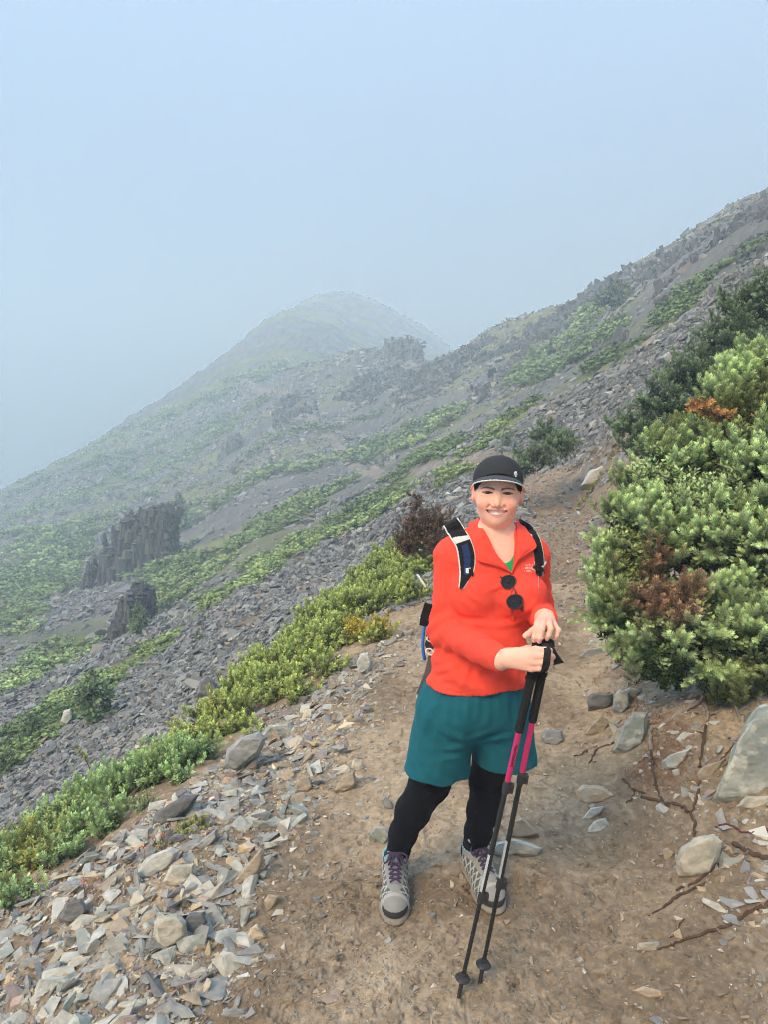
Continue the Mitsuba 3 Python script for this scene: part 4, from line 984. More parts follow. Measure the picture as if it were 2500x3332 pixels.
# leggings and socks
RLEG = [(P(967, 1545, 2.53), .085), (P(930, 1690, 2.655), .0665), (P(893, 1752, 2.775), .0585), (P(872, 1800, 2.845), .0475), (P(856, 1862, 2.905), .0385), (P(853, 1882, 2.93), .038)]
LLEG = [(P(1082, 1545, 2.55), .085), (P(1056, 1684, 2.735), .0625), (P(1045, 1752, 2.82), .0550), (P(1034, 1797, 2.885), .047), (P(1024, 1838, 2.95), .0405), (P(1023, 1856, 2.975), .039)]
NAVY = np.array([.0065, .0072, .0115])
def leg(rows, k=.03): return lambda p: sd_chain(p, [r[0] for r in rows], [r[1] for r in rows], k)
for rows, sx in ((RLEG, 1), (LLEG, 2)):
    fn0 = leg(rows); kn = rows[1][0]
    fn = lambda p: fn0(p) + np.sin((p[:, 2]) * 260 + p[:, 0] * 60) * .0016 * np.exp(-((p[:, 2] - kn[2] - .0) / .05) ** 2) + .0016 * wavy(p * 16, 23)
    lo = np.min([r[0] for r in rows], 0) - .12; hi = np.max([r[0] for r in rows], 0) + .12
    hi[2] = .78
    v, f = surface(fn, lo, hi, .006)
    key = add(PERSON + '__legging', (v, f), 'mat_cloth', True, color=NAVY)
    # ribbed sock between legging and boot
    a, b = rows[-3][0], rows[-1][0]; ax = (b - a) / np.linalg.norm(b - a)
    def sock(p, rows=rows, ax=ax):
        d = sd_chain(p, [r[0] for r in rows[-3:]], [r[1] for r in rows[-3:]], .02) - .0022
        q = p - rows[-1][0]
        ang = np.arctan2(q[:, 0], q[:, 1]); t = -(q @ ax)
        d = d + np.sin(ang * 34) * .0014
        return np.maximum(np.maximum(d, t - .130), -t - .05)
    lo = np.minimum(a, b) - .08; hi = np.maximum(a, b) + .08
    v, f = surface(sock, lo, hi, .0032)
    add(PERSON + '__sock', (v, f), 'mat_cloth', True, color=[.013, .018, .026])
mk = front([1011.5, 1015.5, 1018.0, 1013.5], [1813, 1812, 1821, 1818], leg(LLEG), d0=2.6, d1=3.1, off=.006)
add(PERSON + '__sock_mark', (mk, np.array([[0, 1, 2], [0, 2, 3]])), 'mat_cloth', False, color=[.42, .42, .50])
# ------------------------------------------------------------------ head, cap, hair; hands; the continuous body
HO = P(1076.3, 1066, 2.37)
roll, tip_ = math.radians(-1.5), math.radians(3)
ez = (EYE - HO) / np.linalg.norm(EYE - HO); ez = ez * math.cos(tip_) - np.array([0, 0, 1.0]) * math.sin(tip_) * 0.6; ez /= np.linalg.norm(ez)
ex = np.cross([0, 0, 1.0], ez); ex /= np.linalg.norm(ex)
ey = np.cross(ez, ex)
ex, ey = ex * math.cos(roll) + ey * math.sin(roll), ey * math.cos(roll) - ex * math.sin(roll)
HR = np.stack([ex, ey, ez], 1)
def loc(p): return (p - HO) @ HR
def glob(q): return HO + np.asarray(q) @ HR.T
SMILE_X = .0365
def lip_hi(x): return -.0530 + .0030 * (x / SMILE_X) ** 2
def lip_lo(x): return -.0680 + .0165 * (x / SMILE_X) ** 2
def head_local(q):
    x = np.abs(q[:, 0]); m = np.stack([x, q[:, 1], q[:, 2]], 1)
    d = sd_ell(q, (0, .028, -.088), (.0715, .086, .095))
    d = smin(d, sd_ell(q, (0, -.022, -.060), (.0640, .076, .062)), .03)
    d = smin(d, sd_ell(q, (0, -.062, -.050), (.0510, .040, .055)), .028)
    d = smin(d, sd_sphere(q, (0, -.085, -.018), .0185), .022)
    d = smin(d, sd_ell(m, (.0375, -.033, -.0165), (.0235, .020, .022)), .022)
    d = smin(d, sd_ell(m, (.026, .0155, -.0125), (.026, .0075, .012)), .014)
    d = smax(d, -sd_ell(m, (.0310, .0015, .0085), (.0200, .0088, .0115)), .010)
    d = smin(d, sd_cone(q, (0, .008, -.0075), (0, -.033, .0135), .0070, .0105), .012)
    d = smin(d, sd_ell(m, (.0128, -.0365, .0035), (.0085, .0075, .0105)), .006)
    d = smax(d, -sd_sphere(m, (.0065, -.0440, .0115), .0038), .003)
    # folds from nose to mouth corner
    d = smax(d, -sd_cone(m, (.0225, -.038, .004), (.0350, -.050, -.006), .0018, .0012), .010)
    # lids: puffed by the smile, around a narrow slit
    d = smin(d, sd_ell(m, (.0310, -.0065, -.0065), (.0165, .0055, .0085)), .006)
    d = smin(d, sd_ell(m, (.0310, .0075, -.0065), (.0170, .0045, .0085)), .006)
    # lips
    for yy, r, zz in ((lip_hi, .0042, .0020), (lip_lo, .0052, .0012)):
        prev = None
        for xs in np.linspace(0, SMILE_X, 5):
            c = (xs, yy(xs) + (.0028 if yy is lip_hi else -.0030) * (1 - xs / SMILE_X), zz - .0190 * (xs / SMILE_X) ** 2)
            if prev is not None: d = smin(d, sd_cone(m, prev, c, r * (1 - .5 * (xs - SMILE_X / 4) / SMILE_X), r * (1 - .5 * xs / SMILE_X)), .006)
            prev = c
    # open mouth
    mid = (lip_hi(x) + lip_lo(x)) / 2; half = np.maximum((lip_hi(x) - lip_lo(x)) / 2, .0)
    slot = np.maximum(np.abs(q[:, 1] - mid) - half * np.clip((.0335 - x) / .008, 0, 1) ** .5, np.maximum(x - .0335, -q[:, 2] - .022 - .35 * x))
    d = np.maximum(d, -slot)
    # eye slit
    slit = sd_ell(m, (.0308, .0012 , .0), (.0140, .0031, .02))
    d = np.maximum(d, -slit)
    # ears
    e = sd_ell(m, (.0765, -.005, -.080), (.0075, .0285, .0160), np.array([[.86, .10, .5], [-.12, .99, 0], [-.5, -.05, .86]]))
    e = smax(e, -sd_ell(m, (.0800, -.002, -.074), (.0055, .019, .0085)), .004)
    d = smin(d, e, .008)
    return d
def neck_fn(p):
    d = sd_cone(p, glob((0, -.060, -.085)), NECK0 + [0, .01, -.02], .0500, .0560)
    d = smin(d, sd_cone(p, glob((0, -.082, -.055)), glob((0, -.16, -.085)), .030, .030), .03)
    return d
def head_world(p): return smin(head_local(loc(p)), neck_fn(p), .014)
def body_core(p):
    d = torso_core(p) + .0085 + .012 * np.clip((1.05 - p[:, 2]) / .1, 0, 1)
    d = smin(d, neck_fn(p), .035)
    for S, E, C, W, r in ((S1, E1, C1_, P(1094, 1421, 2.185), .048), (S2, E2, C2_, P(1181, 1337, 2.30), .045)):
        d = smin(d, sd_chain(p, [S, E, C, W], [r, r - .008, .0285, .0255], .02), .02)
    q = sd_ell(p, P(1027, 1510, 2.505), (.155, .118, .12))
    for rows in (RLEG, LLEG): q = smin(q, sd_chain(p, [r[0] for r in rows], [r[1] - .004 for r in rows], .03), .03)
    return smin(d, q, .04)
def finger(p, pts, r, k=.004): return sd_chain(p, pts, r, k)
def hand(p, wrist, mcp, fingers, thumb, palm_r=.0130, heel=None):
    w0, w1 = wrist
    d = sd_cone(p, w0, w1, .0265, .0235)
    heel = heel if heel is not None else []
    for k, m in enumerate(mcp): d = smin(d, sd_cone(p, w1 + (m - np.mean(mcp, 0)) * .45, m, .0150, .0105 if k < 3 else .0095), .013)
    for pts, r in fingers: d = smin(d, finger(p, pts, r), .0055)
    for a, b, ra, rb in heel: d = smin(d, sd_cone(p, a, b, ra, rb), .012)
    return smin(d, finger(p, thumb, [.0135, .0105, .0098, .0085][:len(thumb)]), .010)
# her left hand, lying over the tops of the poles
mL = [P(1163, 1347, 2.195), P(1175, 1343, 2.19), P(1187, 1344, 2.20), P(1198, 1349, 2.215)]
fL = [([mL[0], P(1159, 1361, 2.150), P(1156.0, 1376, 2.148), P(1155, 1384, 2.152)], [.0094, .0082, .0074, .0066]),
      ([mL[1], P(1172, 1359, 2.143), P(1168, 1378, 2.141), P(1166.5, 1386, 2.146)], [.0096, .0084, .0076, .0067]),
      ([mL[2], P(1191, 1359, 2.148), P(1186, 1373, 2.146), P(1183, 1380, 2.150)], [.0094, .0080, .0073, .0065]),
      ([mL[3], P(1208, 1361, 2.172), P(1203, 1374, 2.166), P(1200, 1380, 2.168)], [.0084, .0072, .0066, .0060])]
tL = [P(1168, 1352, 2.235), P(1153, 1363, 2.205), P(1142, 1371, 2.190), P(1136.5, 1373.5, 2.185)]
def hand_l(p): return hand(p, (P(1178, 1336, 2.345), P(1181, 1340, 2.265)), mL, fL, tL)
# her right hand, closed round both grips
mR = [P(1158, 1404, 2.125), P(1161, 1417, 2.115), P(1158, 1431, 2.118), P(1149, 1444, 2.130)]
fR = [([mR[0], P(1180, 1405, 2.105), P(1191, 1406, 2.140), P(1182, 1408, 2.185)], [.0105, .0092, .0085, .0075]),
      ([mR[1], P(1183, 1418, 2.095), P(1194, 1419, 2.132), P(1183, 1421, 2.180)], [.0105, .0095, .0087, .0075]),
      ([mR[2], P(1178, 1431, 2.098), P(1190, 1432, 2.133), P(1180, 1434, 2.180)], [.0100, .0090, .0083, .0072]),
      ([mR[3], P(1168, 1444, 2.110), P(1181, 1446, 2.140), P(1172, 1447, 2.180)], [.0090, .0080, .0074, .0065])]
tR = [P(1118, 1410, 2.165), P(1140, 1402, 2.185), P(1160, 1398, 2.195), P(1172, 1397, 2.195)]
def hand_r(p): return hand(p, (P(1076, 1423, 2.215), P(1097, 1421, 2.175)), mR, fR, tR)
def to_manifold(v, f):
    m = m3.Manifold(m3.Mesh(vert_properties=np.asarray(v, np.float32), tri_verts=np.asarray(f, np.uint32)))
    return m if m.status() == m3.Error.NoError and m.num_tri() else None
c = glob((0, -.02, -.08))
head_m = surface(head_world, c - [.115, .135, .185], c + [.115, .135, .145], .0018)
body_m = surface(body_core, [-.08, 1.98, .06], [.75, 3.05, 1.42], .010)
hl, hr = surface(hand_l, P(1170, 1365, 2.2) - [.075, .13, .06], P(1170, 1365, 2.2) + [.075, .20, .06], .0019), surface(hand_r, P(1140, 1422, 2.15) - [.12, .09, .06], P(1140, 1422, 2.15) + [.10, .12, .06], .0019)
parts = [head_m, body_m, hl, hr]
ms = [to_manifold(*m) for m in parts]
print('body pieces manifold:', [m is not None for m in ms])
if all(m is not None for m in ms):
    whole = ms[0]
    for m in ms[1:]: whole = whole + m
    wm = whole.to_mesh(); bv, bf = np.array(wm.vert_properties[:, :3], float), np.array(wm.tri_verts)
else:
    bv, bf, _ = join([(v, f, np.zeros(3)) for v, f in parts])
SKIN, BLUSH, LIP = np.array([.880, .520, .390]), np.array([.840, .300, .245]), np.array([.66, .27, .235])
def skin_colour(p):
    q = loc(p); x = np.abs(q[:, 0]); y, z = q[:, 1], q[:, 2]
    c = np.tile(SKIN, (len(p), 1))
    def put(col, k): 
        nonlocal c
        k = np.clip(k, 0, 1)[:, None]; c = c * (1 - k) + np.asarray(col) * k
    face = z > -.075
    put(BLUSH, .58 * np.exp(-(((x - .041) / .024) ** 2 + ((y + .034) / .021) ** 2)) * face)
    put(BLUSH, .22 * np.exp(-((x / .014) ** 2 + ((y + .032) / .014) ** 2)) * (z > -.01))
    put(BLUSH, .35 * ((x > .066) & (y < .03) & (y > -.05) & (z < -.05) & (z > -.12)))
    put([.62, .27, .21], .40 * np.exp(-(((x - .031) / .018) ** 2 + ((y + .010) / .006) ** 2)) * (z > -.03))
    yh, yl = lip_hi(x), lip_lo(x)
    edge = np.clip((SMILE_X * 1.04 - x) / .006, 0, 1)
    up = np.clip((.0072 * (1 - .75 * x / SMILE_X) - (y - yh)) / .0015, 0, 1) * (y > yl + (yh - yl) * .5)
    dn = np.clip((.0085 * (1 - .8 * x / SMILE_X) - (yl - y)) / .0015, 0, 1) * (y < yl + (yh - yl) * .5)
    front_ = (z > -.030) & (y < -.040) & (y > -.082)
    put(LIP, (up + dn) * edge * front_ * .95)
    inside = (y < yh - .0006) & (y > yl + .0006) & (x < SMILE_X - .010) & (z < .0035 - .0225 * (x / SMILE_X) ** 2) & (z > -.045)
    put([.10, .022, .020], inside * 1.0)
    # brows, lash lines
    bx = np.clip((x - .0100) / .042, 0, 1)
    by = .0118 + .0058 * np.sin(bx * np.pi * .85) - .0015 * bx
    put([.115, .066, .050], np.clip((.0036 * (1 - .5 * bx) - np.abs(y - by)) / .0012 + .5, 0, 1) * ((x > .0095) & (x < .0530)) * (z > -.05) * .9)
    lx = (x - .0308) / .0150
    ly = .0042 - .0036 * lx ** 2
    put([.035, .020, .016], np.clip((.0016 - np.abs(y - ly)) / .0008 + .3, 0, 1) * (np.abs(lx) < 1.08) * (z > -.03))
    put([.30, .13, .10], np.clip((.0012 - np.abs(y + .0022 - .0026 * lx ** 2 + .0004)) / .0010, 0, 1) * (np.abs(lx) < 1.0) * (z > -.03) * .6)
    # nails
    for pts, r in fL:
        n_ = np.linalg.norm(p - (pts[-1] - FWD * .006 + UP * .002), axis=1)
        put([.78, .50, .43], np.clip((.0068 - n_) / .002, 0, 1) * .8)
    for m_ in mL + mR: put(BLUSH, .30 * np.exp(-(np.linalg.norm(p - m_, axis=1) / .017) ** 2))
    for pts, r in fL + fR:
        put(BLUSH, .28 * np.exp(-(np.linalg.norm(p - pts[-1], axis=1) / .014) ** 2)); put(BLUSH, .22 * np.exp(-(np.linalg.norm(p - pts[1], axis=1) / .010) ** 2))
    return c * (0.96 + 0.08 * meshkit.fbm(p * 130, 2, 6))[:, None]
add(PERSON + '__body', (bv, bf), 'mat_skin', True, color=skin_colour(bv))
# eyes and teeth
for s in (-1, 1):
    m = trimesh.creation.icosphere(4, .0118); q = np.array(m.vertices)
    r = np.hypot(q[:, 0] + .0006 * s, q[:, 1])
    col = np.where((r < .0074)[:, None] & (q[:, 2:] > 0), [[.022, .012, .008]], [[.20, .15, .13]])
    add(PERSON + '__eye', (glob(q + [s * .0308, .0008, -.0102]), np.array(m.faces)), 'mat_gloss', True, color=col)
for i in range(-4, 4):
    x0 = (i + .5) * .0068; w = .0069 - .0001 * abs(i + .5)
    zz = -.0010 - .021 * (x0 / SMILE_X) ** 2
    hgt = (lip_hi(x0) - lip_lo(x0)) * (.90 if abs(x0) < .02 else .95)
    m = m3.Manifold.hull_points(np.array([[x0 + a * w / 2, lip_hi(x0) + .002 - (0 if b > 0 else hgt + .002), zz + c_ - .3 * abs(a) * .001 - (.35 * (x0 + a * w / 2 - x0) * np.sign(x0) if True else 0)] for a in (-1, 1) for b in (-1, 1) for c_ in (0, -.004)]))
    mm = m.to_mesh(); tv = np.array(mm.vert_properties[:, :3], float)
    add(PERSON + '__tooth', (glob(tv), np.array(mm.tri_verts)), 'mat_gloss', False, color=[.86, .83, .76])
# hair at the temples and the back of the head
def hair(p):
    q = loc(p); x = np.abs(q[:, 0]); m = np.stack([x, q[:, 1], q[:, 2]], 1)
    d = sd_ell(q, (0, .026, -.088), (.0770, .090, .1005)) + .0016 * np.sin(q[:, 2] * 900 + 3 * wavy(q * 60, 31)) 
    d = np.maximum(d, np.abs(q[:, 1] + .012) - .056)
    frontline = q[:, 2] + .018 + np.clip(.030 - q[:, 1], 0, .06) * .55
    d = np.maximum(d, frontline)
    earhole = sd_ell(m, (.078, -.012, -.080), (.02, .027, .018))
    low = np.where(q[:, 2] > -.095, -.008 - q[:, 1] + np.clip((-.052 - q[:, 2]) * .2, 0, .02), -.055 - q[:, 1])
    return np.maximum(np.maximum(d, low), -earhole)
hv_, hf_ = surface(hair, c - [.11, .12, .10], c + [.11, .12, .12], .003)
labels[add(PERSON + '__hair', (hv_, hf_), 'mat_cloth', True, color=np.array([.020, .013, .010]) * (0.7 + 0.8 * meshkit.fbm(loc(hv_) * [300, 60, 300], 2, 8))[:, None])] = {'label': 'short dark brown hair under the cap'}
# cap
CAP = np.array([.036, .040, .047])
def cap(p):
    q = loc(p)
    d = sd_ell(q, (0, .038, -.090), (.0795, .0800, .1040))
    d = smin(d, sd_ell(q, (0, .048, -.060), (.068, .062, .072)), .02)
    d = d + .0016 * wavy(q * 28, 33)
    inner = sd_ell(q, (0, .036, -.090), (.0745, .0760, .099))
    base = .0270 + .0255 * np.clip((q[:, 2] + .06) / .06, 0, 1.2) ** 1.5 * (1 - .5 * (np.abs(q[:, 0]) / .075) ** 2) - .012 * np.clip((-.10 - q[:, 2]) / .08, 0, 1)
    return np.maximum(np.maximum(d, -inner), base - q[:, 1])
cv, cf = surface(cap, c - [.11, .13, .06], c + [.11, .10, .16], .0028)
KC = add(PERSON + '__cap', (cv, cf), 'mat_cloth', True, color=CAP * (0.9 + .2 * meshkit.fbm(cv * 200, 2, 9))[:, None])
labels[KC] = {'label': 'black running cap with a white edged brim'}
ph = np.radians(np.linspace(-86, 86, 41))
seam = np.stack([.0775 * np.sin(ph), .0270 + .0285 * np.cos(ph) ** 1.2, -.066 + .0765 * np.cos(ph)], 1)
edge = np.stack([.0810 * np.sin(ph), .0195 + .0225 * np.cos(ph) ** 1.1, -.058 + .118 * np.cos(ph)], 1)
t = np.linspace(0, 1, 7)
topg = seam[:, None] * (1 - t)[None, :, None] + edge[:, None] * t[None, :, None] + np.array([0, 1.0, 0]) * (np.sin(np.pi * t) * .0035)[None, :, None]
k_ = np.arange(41 * 7).reshape(41, 7); N_ = 41 * 7
q_ = np.stack([k_[:-1, :-1], k_[1:, :-1], k_[1:, 1:], k_[:-1, 1:]], -1).reshape(-1, 4)
bq = np.vstack([topg.reshape(-1, 3), topg.reshape(-1, 3) - [0, .003, 0]])
e_ = np.concatenate([k_[0], k_[1:, -1], k_[-1, -2::-1], k_[-2:0:-1, 0]]); e2_ = np.roll(e_, -1)
bfq = np.vstack([q_[:, [0, 2, 1]], q_[:, [0, 3, 2]], q_[:, [0, 1, 2]] + N_, q_[:, [0, 2, 3]] + N_, np.stack([e_, e2_, e2_ + N_], 1), np.stack([e_, e2_ + N_, e_ + N_], 1)])
KB = add(KC + '__brim', (glob(bq), bfq), 'mat_cloth', 40, color=None) if False else add(KC + '__brim', (glob(bq), bfq), 'mat_cloth', True, color=CAP * 1.9)
add(KC + '__brim_piping', tube(glob(edge + [0, -.001, .0008]), .0020, 6), 'mat_cloth', True, color=[.74, .76, .77])
add(KC + '__brim_seam', tube(glob(seam + [0, .0012, .0012]), .0014, 6), 'mat_cloth', True, color=CAP * .5)
from shapely.geometry import Polygon as Poly2
emb = Poly2([(-1.0, -.2), (-.9, .9), (-.2, 1.75), (.5, 1.6), (1.0, .6), (1.25, -.5), (.7, -.35), (.35, .45), (-.1, .35), (.3, -.7), (.9, -1.4), (.3, -1.9), (-.35, -1.5), (-.1, -.9)])
em = trimesh.creation.extrude_polygon(emb.buffer(.08), .2, engine='earcut')
ev = np.array(em.vertices); fu, fv_ = 1114.8 + ev[:, 0] * 3.2, 1024.2 - ev[:, 1] * 3.4
ep = front(fu, fv_, cap, d0=2.25, d1=2.6) - np.outer(ev[:, 2] * .006 + .0006, FWD)
add(KC + '__emblem', (ep, np.array(em.faces)), 'mat_cloth', False, color=[.74, .76, .76])
# green undershirt in the neck opening
G_OPEN = [xz(u, v, 2.40) for u, v in [(1090, 1214), (1096, 1216), (1105, 1210), (1111, 1200), (1118, 1190), (1118, 1250), (1095, 1250)]]
def under(p): return np.maximum(np.maximum(body_core(p) - .0022, -body_core(p) - .004), np.maximum(sd_poly(p, G_OPEN), p[:, 1] - P(1100, 1220, 2.47)[1]))
uv_, uf_ = surface(under, P(1100, 1222, 2.40) - [.05, .10, .05], P(1100, 1222, 2.40) + [.05, .08, .05], .0025)
labels[add(PERSON + '__undershirt', (uv_, uf_), 'mat_cloth', True, color=[.02, .42, .14])] = {'label': 'bright green undershirt showing at the neck'}
# ------------------------------------------------------------------ boots
def boot_fn(q):
    x = q[:, 0]; sy = np.stack([x, q[:, 1], q[:, 2]], 1)
    d = sd_ell(sy, (.003, .140, .040), (.050, .078, .046))
    d = smin(d, sd_ell(sy, (0, .060, .055), (.044, .095, .060)), .03)
    d = smin(d, sd_ell(sy, (0, -.025, .055), (.039, .052, .062)), .03)
    d = smin(d, sd_cone(sy, np.array([0, .004, .070]), np.array([0, -.012, .122]), .046, .0475), .025)
    d = smin(d, sd_cone(sy, np.array([0, .060, .095]), np.array([0, .030, .142]), .026, .020), .016)
    sole = np.maximum(np.minimum(sd_ell(sy, (.003, .130, .010), (.054, .095, .03)), np.minimum(sd_ell(sy, (0, .03, .010), (.043, .12, .03)), sd_ell(sy, (0, -.03, .01), (.043, .06, .03)))), q[:, 2] - .026)
    d = smin(d, sole, .004)
    tread = .0035 * np.sign(np.sin(q[:, 1] * 260)) * (q[:, 2] < .008)
    d = np.maximum(d, -q[:, 2] + .0 + np.maximum(tread, 0) * 0)
    top = q[:, 2] - (.118 + np.where(q[:, 1] > .022, .030, 0) - .10 * np.clip(-q[:, 1] - .02, 0, .05) * -1)
    d = np.maximum(d, top)
    inner = sd_cone(sy, np.array([0, -.005, .095]), np.array([0, -.012, .16]), .036, .041)
    return np.maximum(d, -inner)
bv0, bf0 = surface(boot_fn, [-.07, -.11, -.01], [.07, .23, .17], .0030)
def boot_colour(q):
    x, y, z = q[:, 0], q[:, 1], q[:, 2]
    c = np.tile([.27, .28, .27], (len(q), 1)).astype(float)
    def put(col, k):
        nonlocal c
        c = np.where(np.asarray(k)[:, None], np.asarray(col, float), c)
    side = np.abs(x) > .023 - .010 * np.clip((y - .09) / .05, 0, 1)
    panel = side & (z > .028) & (z < .096 - .10 * np.clip(y - .06, 0, 1)) & (y > -.010) & (y < .160)
    put([.105, .118, .112], panel)
    zig = np.abs(((y * 34 + np.sign(np.sin(z * 0 + 1)) * z * 22) % 1) - .5) < .13
    zig2 = np.abs(((y * 34 - z * 22) % 1) - .5) < .10
    put([.42, .43, .41], panel & (zig | zig2))
    mesh_ = (np.abs(x) < .017) & (y > .02) & (y < .135) & (z > .05)
    put([.21, .20, .22], mesh_)
    put([.23, .45, .45], (z > .1135) & (y < .03))
    put([.045, .046, .048], (y > .176) & (z > .024) & (z < .050))
    put([.40, .40, .38], (y > .164) & (y < .176) & (z > .024))
    put([.25, .235, .20], z < .026)
    put([.095, .090, .082], z < .010)
    dirt = meshkit.fbm(q * 70, 3, 12) > .60
    put([.24, .195, .145], dirt & (z < .034))
    return c * (0.92 + .16 * meshkit.fbm(q * 300, 2, 13))[:, None]
LACE = [.060, .046, .095]
def boot(ank, toe, label):
    f = (toe - ank) * [1, 1, 0]; f /= np.linalg.norm(f)
    R = np.stack([np.cross(f, [0, 0, 1.0]), f, [0, 0, 1.0]], 1)
    o = np.array([ank[0], ank[1], 0.0]); o[2] = max(H([ank[0]], [ank[1]])[0], H([toe[0]], [toe[1]])[0], 0) - .004
    o = o + f * .036
    at_ = lambda q: o + 1.06 * np.asarray(q) @ R.T
    key = add(PERSON + '__boot', (at_(bv0), bf0), 'mat_cloth', True, color=boot_colour(bv0))
    labels[key] = {'label': label}
    def top_z(x, y):
        zs = np.linspace(.16, .02, 141)
        pts = np.array([[x, y, z] for z in zs]); s = boot_fn(pts) < 0
        return zs[s.argmax()] if s.any() else .05
    def lay_(pts, r=.0036, n=14):
        q = smooth_line([(x, y, 0) for x, y in pts], n)
        return tube(at_([(a, b, top_z(a, b) + .0026) for a, b, _ in q]), r, 6)
    ys = np.linspace(.045, .128, 6)
    for i in range(5):
        w0, w1 = .024 - .0012 * i, .024 - .0012 * (i + 1)
        for s in (-1, 1): add(key + '__lace', lay_([(s * w0, ys[i]), (0, (ys[i] + ys[i + 1]) / 2), (-s * w1, ys[i + 1])]), 'mat_cloth', True, color=LACE)
    add(key + '__lace', lay_([(-.026, ys[0]), (0, ys[0] - .004), (.026, ys[0])], .0032), 'mat_cloth', True, color=LACE)
    for s in (-1, 1):
        for q in ([(0, .044, .0), (s * .020, .040, .010), (s * .040, .052, .004), (s * .036, .075, -.008), (s * .012, .055, .004), (0, .046, 0)], [(0, .046, .0), (s * .010, .075, .004), (s * .014, .105, .0)]):
            z0 = top_z(0, .046) + .006
            pts = smooth_line([(a, b, min(max(top_z(np.clip(a, -.035, .035), b) + .004, z0 + c_ - .012), z0 + c_)) for a, b, c_ in q], 16)
            add(key + '__lace_bow', tube(at_(pts), .0036, 6), 'mat_cloth', True, color=LACE)
    return key
boot(P(854, 1868, 2.915), P(856, 2000, 2.665), 'grey hiking boot with purple laces on the foot nearest the camera')
boot(P(1023, 1846, 2.965), P(1060, 1945, 2.795), 'grey hiking boot with purple laces, set back behind the poles')

# ------------------------------------------------------------------ rucksack
KR = free('rucksack')
say(KR, 'navy and black rucksack worn on the back of the hiker in red', 'rucksack')
BLACK, NAVY2 = np.array([.014, .015, .018]), np.array([.012, .020, .055])
def pack(p):
    d = sd_box(p, P(1058, 1275, 2.675), (.125, .070, .19), r=.05)
    d = smin(d, sd_box(p, P(1052, 1345, 2.735), (.105, .05, .10), r=.04), .03)
    return d + .004 * wavy(p * 18, 41)
v, f = surface(pack, P(1058, 1275, 2.69) - [.2, .16, .28], P(1058, 1275, 2.69) + [.2, .16, .28], .008)
add(KR + '__bag', (v, f), 'mat_cloth', True, color=NAVY2)
def strap(rows, thick, col, key, sub=None, off=.007, n=30):
    r = smooth_line([(a, b, w) for a, b, w in rows], n)
    line = front(r[:, 0], r[:, 1], torso_core, d1=2.50, off=off)
    k = (line - EYE) @ FWD / FOC
    t = np.gradient(line, axis=0); nrm = -np.tile(FWD, (n, 1)) + [0, 0, .25]
    side = np.cross(t, nrm)
    return line, side, r[:, 2] * k
SL = [(978, 1133, 34), (986, 1147, 36), (1003, 1175, 34), (1010, 1205, 35), (1009, 1235, 28), (1003, 1255, 17), (997, 1271, 7)]
SR = [(1129, 1134, 20), (1140, 1143, 24), (1155, 1165, 23), (1163, 1190, 21), (1166, 1215, 20), (1166, 1243, 14)]
for rows, lab in ((SL, 'padded black shoulder strap with white piping, on the left in the photo'), (SR, 'black shoulder strap half under the collar, on the right in the photo')):
    line, side, w = strap(rows, .010, BLACK, KR)
    top = line[0] + np.array([0.0, .12, -.03]) 
    line2 = np.vstack([smooth_line([top, (top + line[0]) / 2 + [0, 0, .012], line[0]], 8)[:-1], line]); side2 = np.vstack([np.tile(side[0], (7, 1)), side]); w2 = np.concatenate([np.full(7, w[0]), w])
    k = add(KR + '__shoulder_strap', ribbon(line2, side2, w2 * .92, .011), 'mat_cloth', False, color=BLACK)
    labels[k] = {'label': lab}
    sn = side2 / np.linalg.norm(side2, axis=1, keepdims=True)
    for s in (-1, 1): add(k + '__piping', tube(line2 + sn * (s * w2 / 2)[:, None] - FWD * .001, .0028 if lab[0] == 'p' else .0018, 6), 'mat_cloth', True, color=[.66, .69, .68])
    if lab[0] == 'p':
        iv = np.argmin(np.abs(CV - FOC * ((line2 - EYE) @ UP) / ((line2 - EYE) @ FWD) - 1167)); i = slice(iv + 2, iv + 14); add(k + '__mesh_panel', ribbon(line2[i] - FWD * .0045, side2[i], w2[i] * .42, .006), 'mat_cloth', False, color=[.020, .040, .115])
        add(k + '__band', ribbon(line2[iv - 1:iv + 2] - FWD * .0045, side2[iv - 1:iv + 2], w2[iv - 1:iv + 2] * .92, .006), 'mat_cloth', False, color=[.60, .63, .60])
        K0 = stamp('osprey', 976, 1157, .0105, .0180, 'mat_cloth', [.66, .68, .68], k + '__strap_print', tilt=math.radians(27), fn=torso_core, bold=True)
        q = front([1008, 1018], [1233, 1232], torso_core, off=.017)
        add(k + '__buckle', ribbon(q, np.tile(UP, (2, 1)), .016, .006), 'mat_gloss', False, color=[.70, .74, .74])
        q = front([1014, 1023], [1231, 1240], torso_core, off=.015)
        add(k + '__buckle_web', ribbon(q, np.tile(UP, (2, 1)), .014, .005), 'mat_cloth', False, color=BLACK)
    else:
        q = front([1146, 1151], [1157, 1159], torso_core, off=.020)
        add(k + '__buckle', ribbon(q, np.tile(UP, (2, 1)), .012, .005), 'mat_gloss', False, color=[.55, .60, .62])
        q = front([1158, 1170, 1172], [1222, 1231, 1240], torso_core, off=.018)
        add(k + '__clip', ribbon(q, np.tile(UP + [1, 0, 0], (3, 1)), .018, .010), 'mat_gloss', False, color=BLACK)
        q = front([1170, 1176, 1181], [1228, 1222, 1214], torso_core, off=.022)
        add(k + '__mouthpiece', tube(np.array(q), .0034, 7), 'mat_gloss', True, color=[.42, .45, .46])
        q = front([1165, 1164.5, 1165], [1243, 1258, 1272], pullover, off=.004)
        add(k + '__cord', tube(np.array(q), .0016, 5), 'mat_cloth', True, color=[.35, .30, .28])
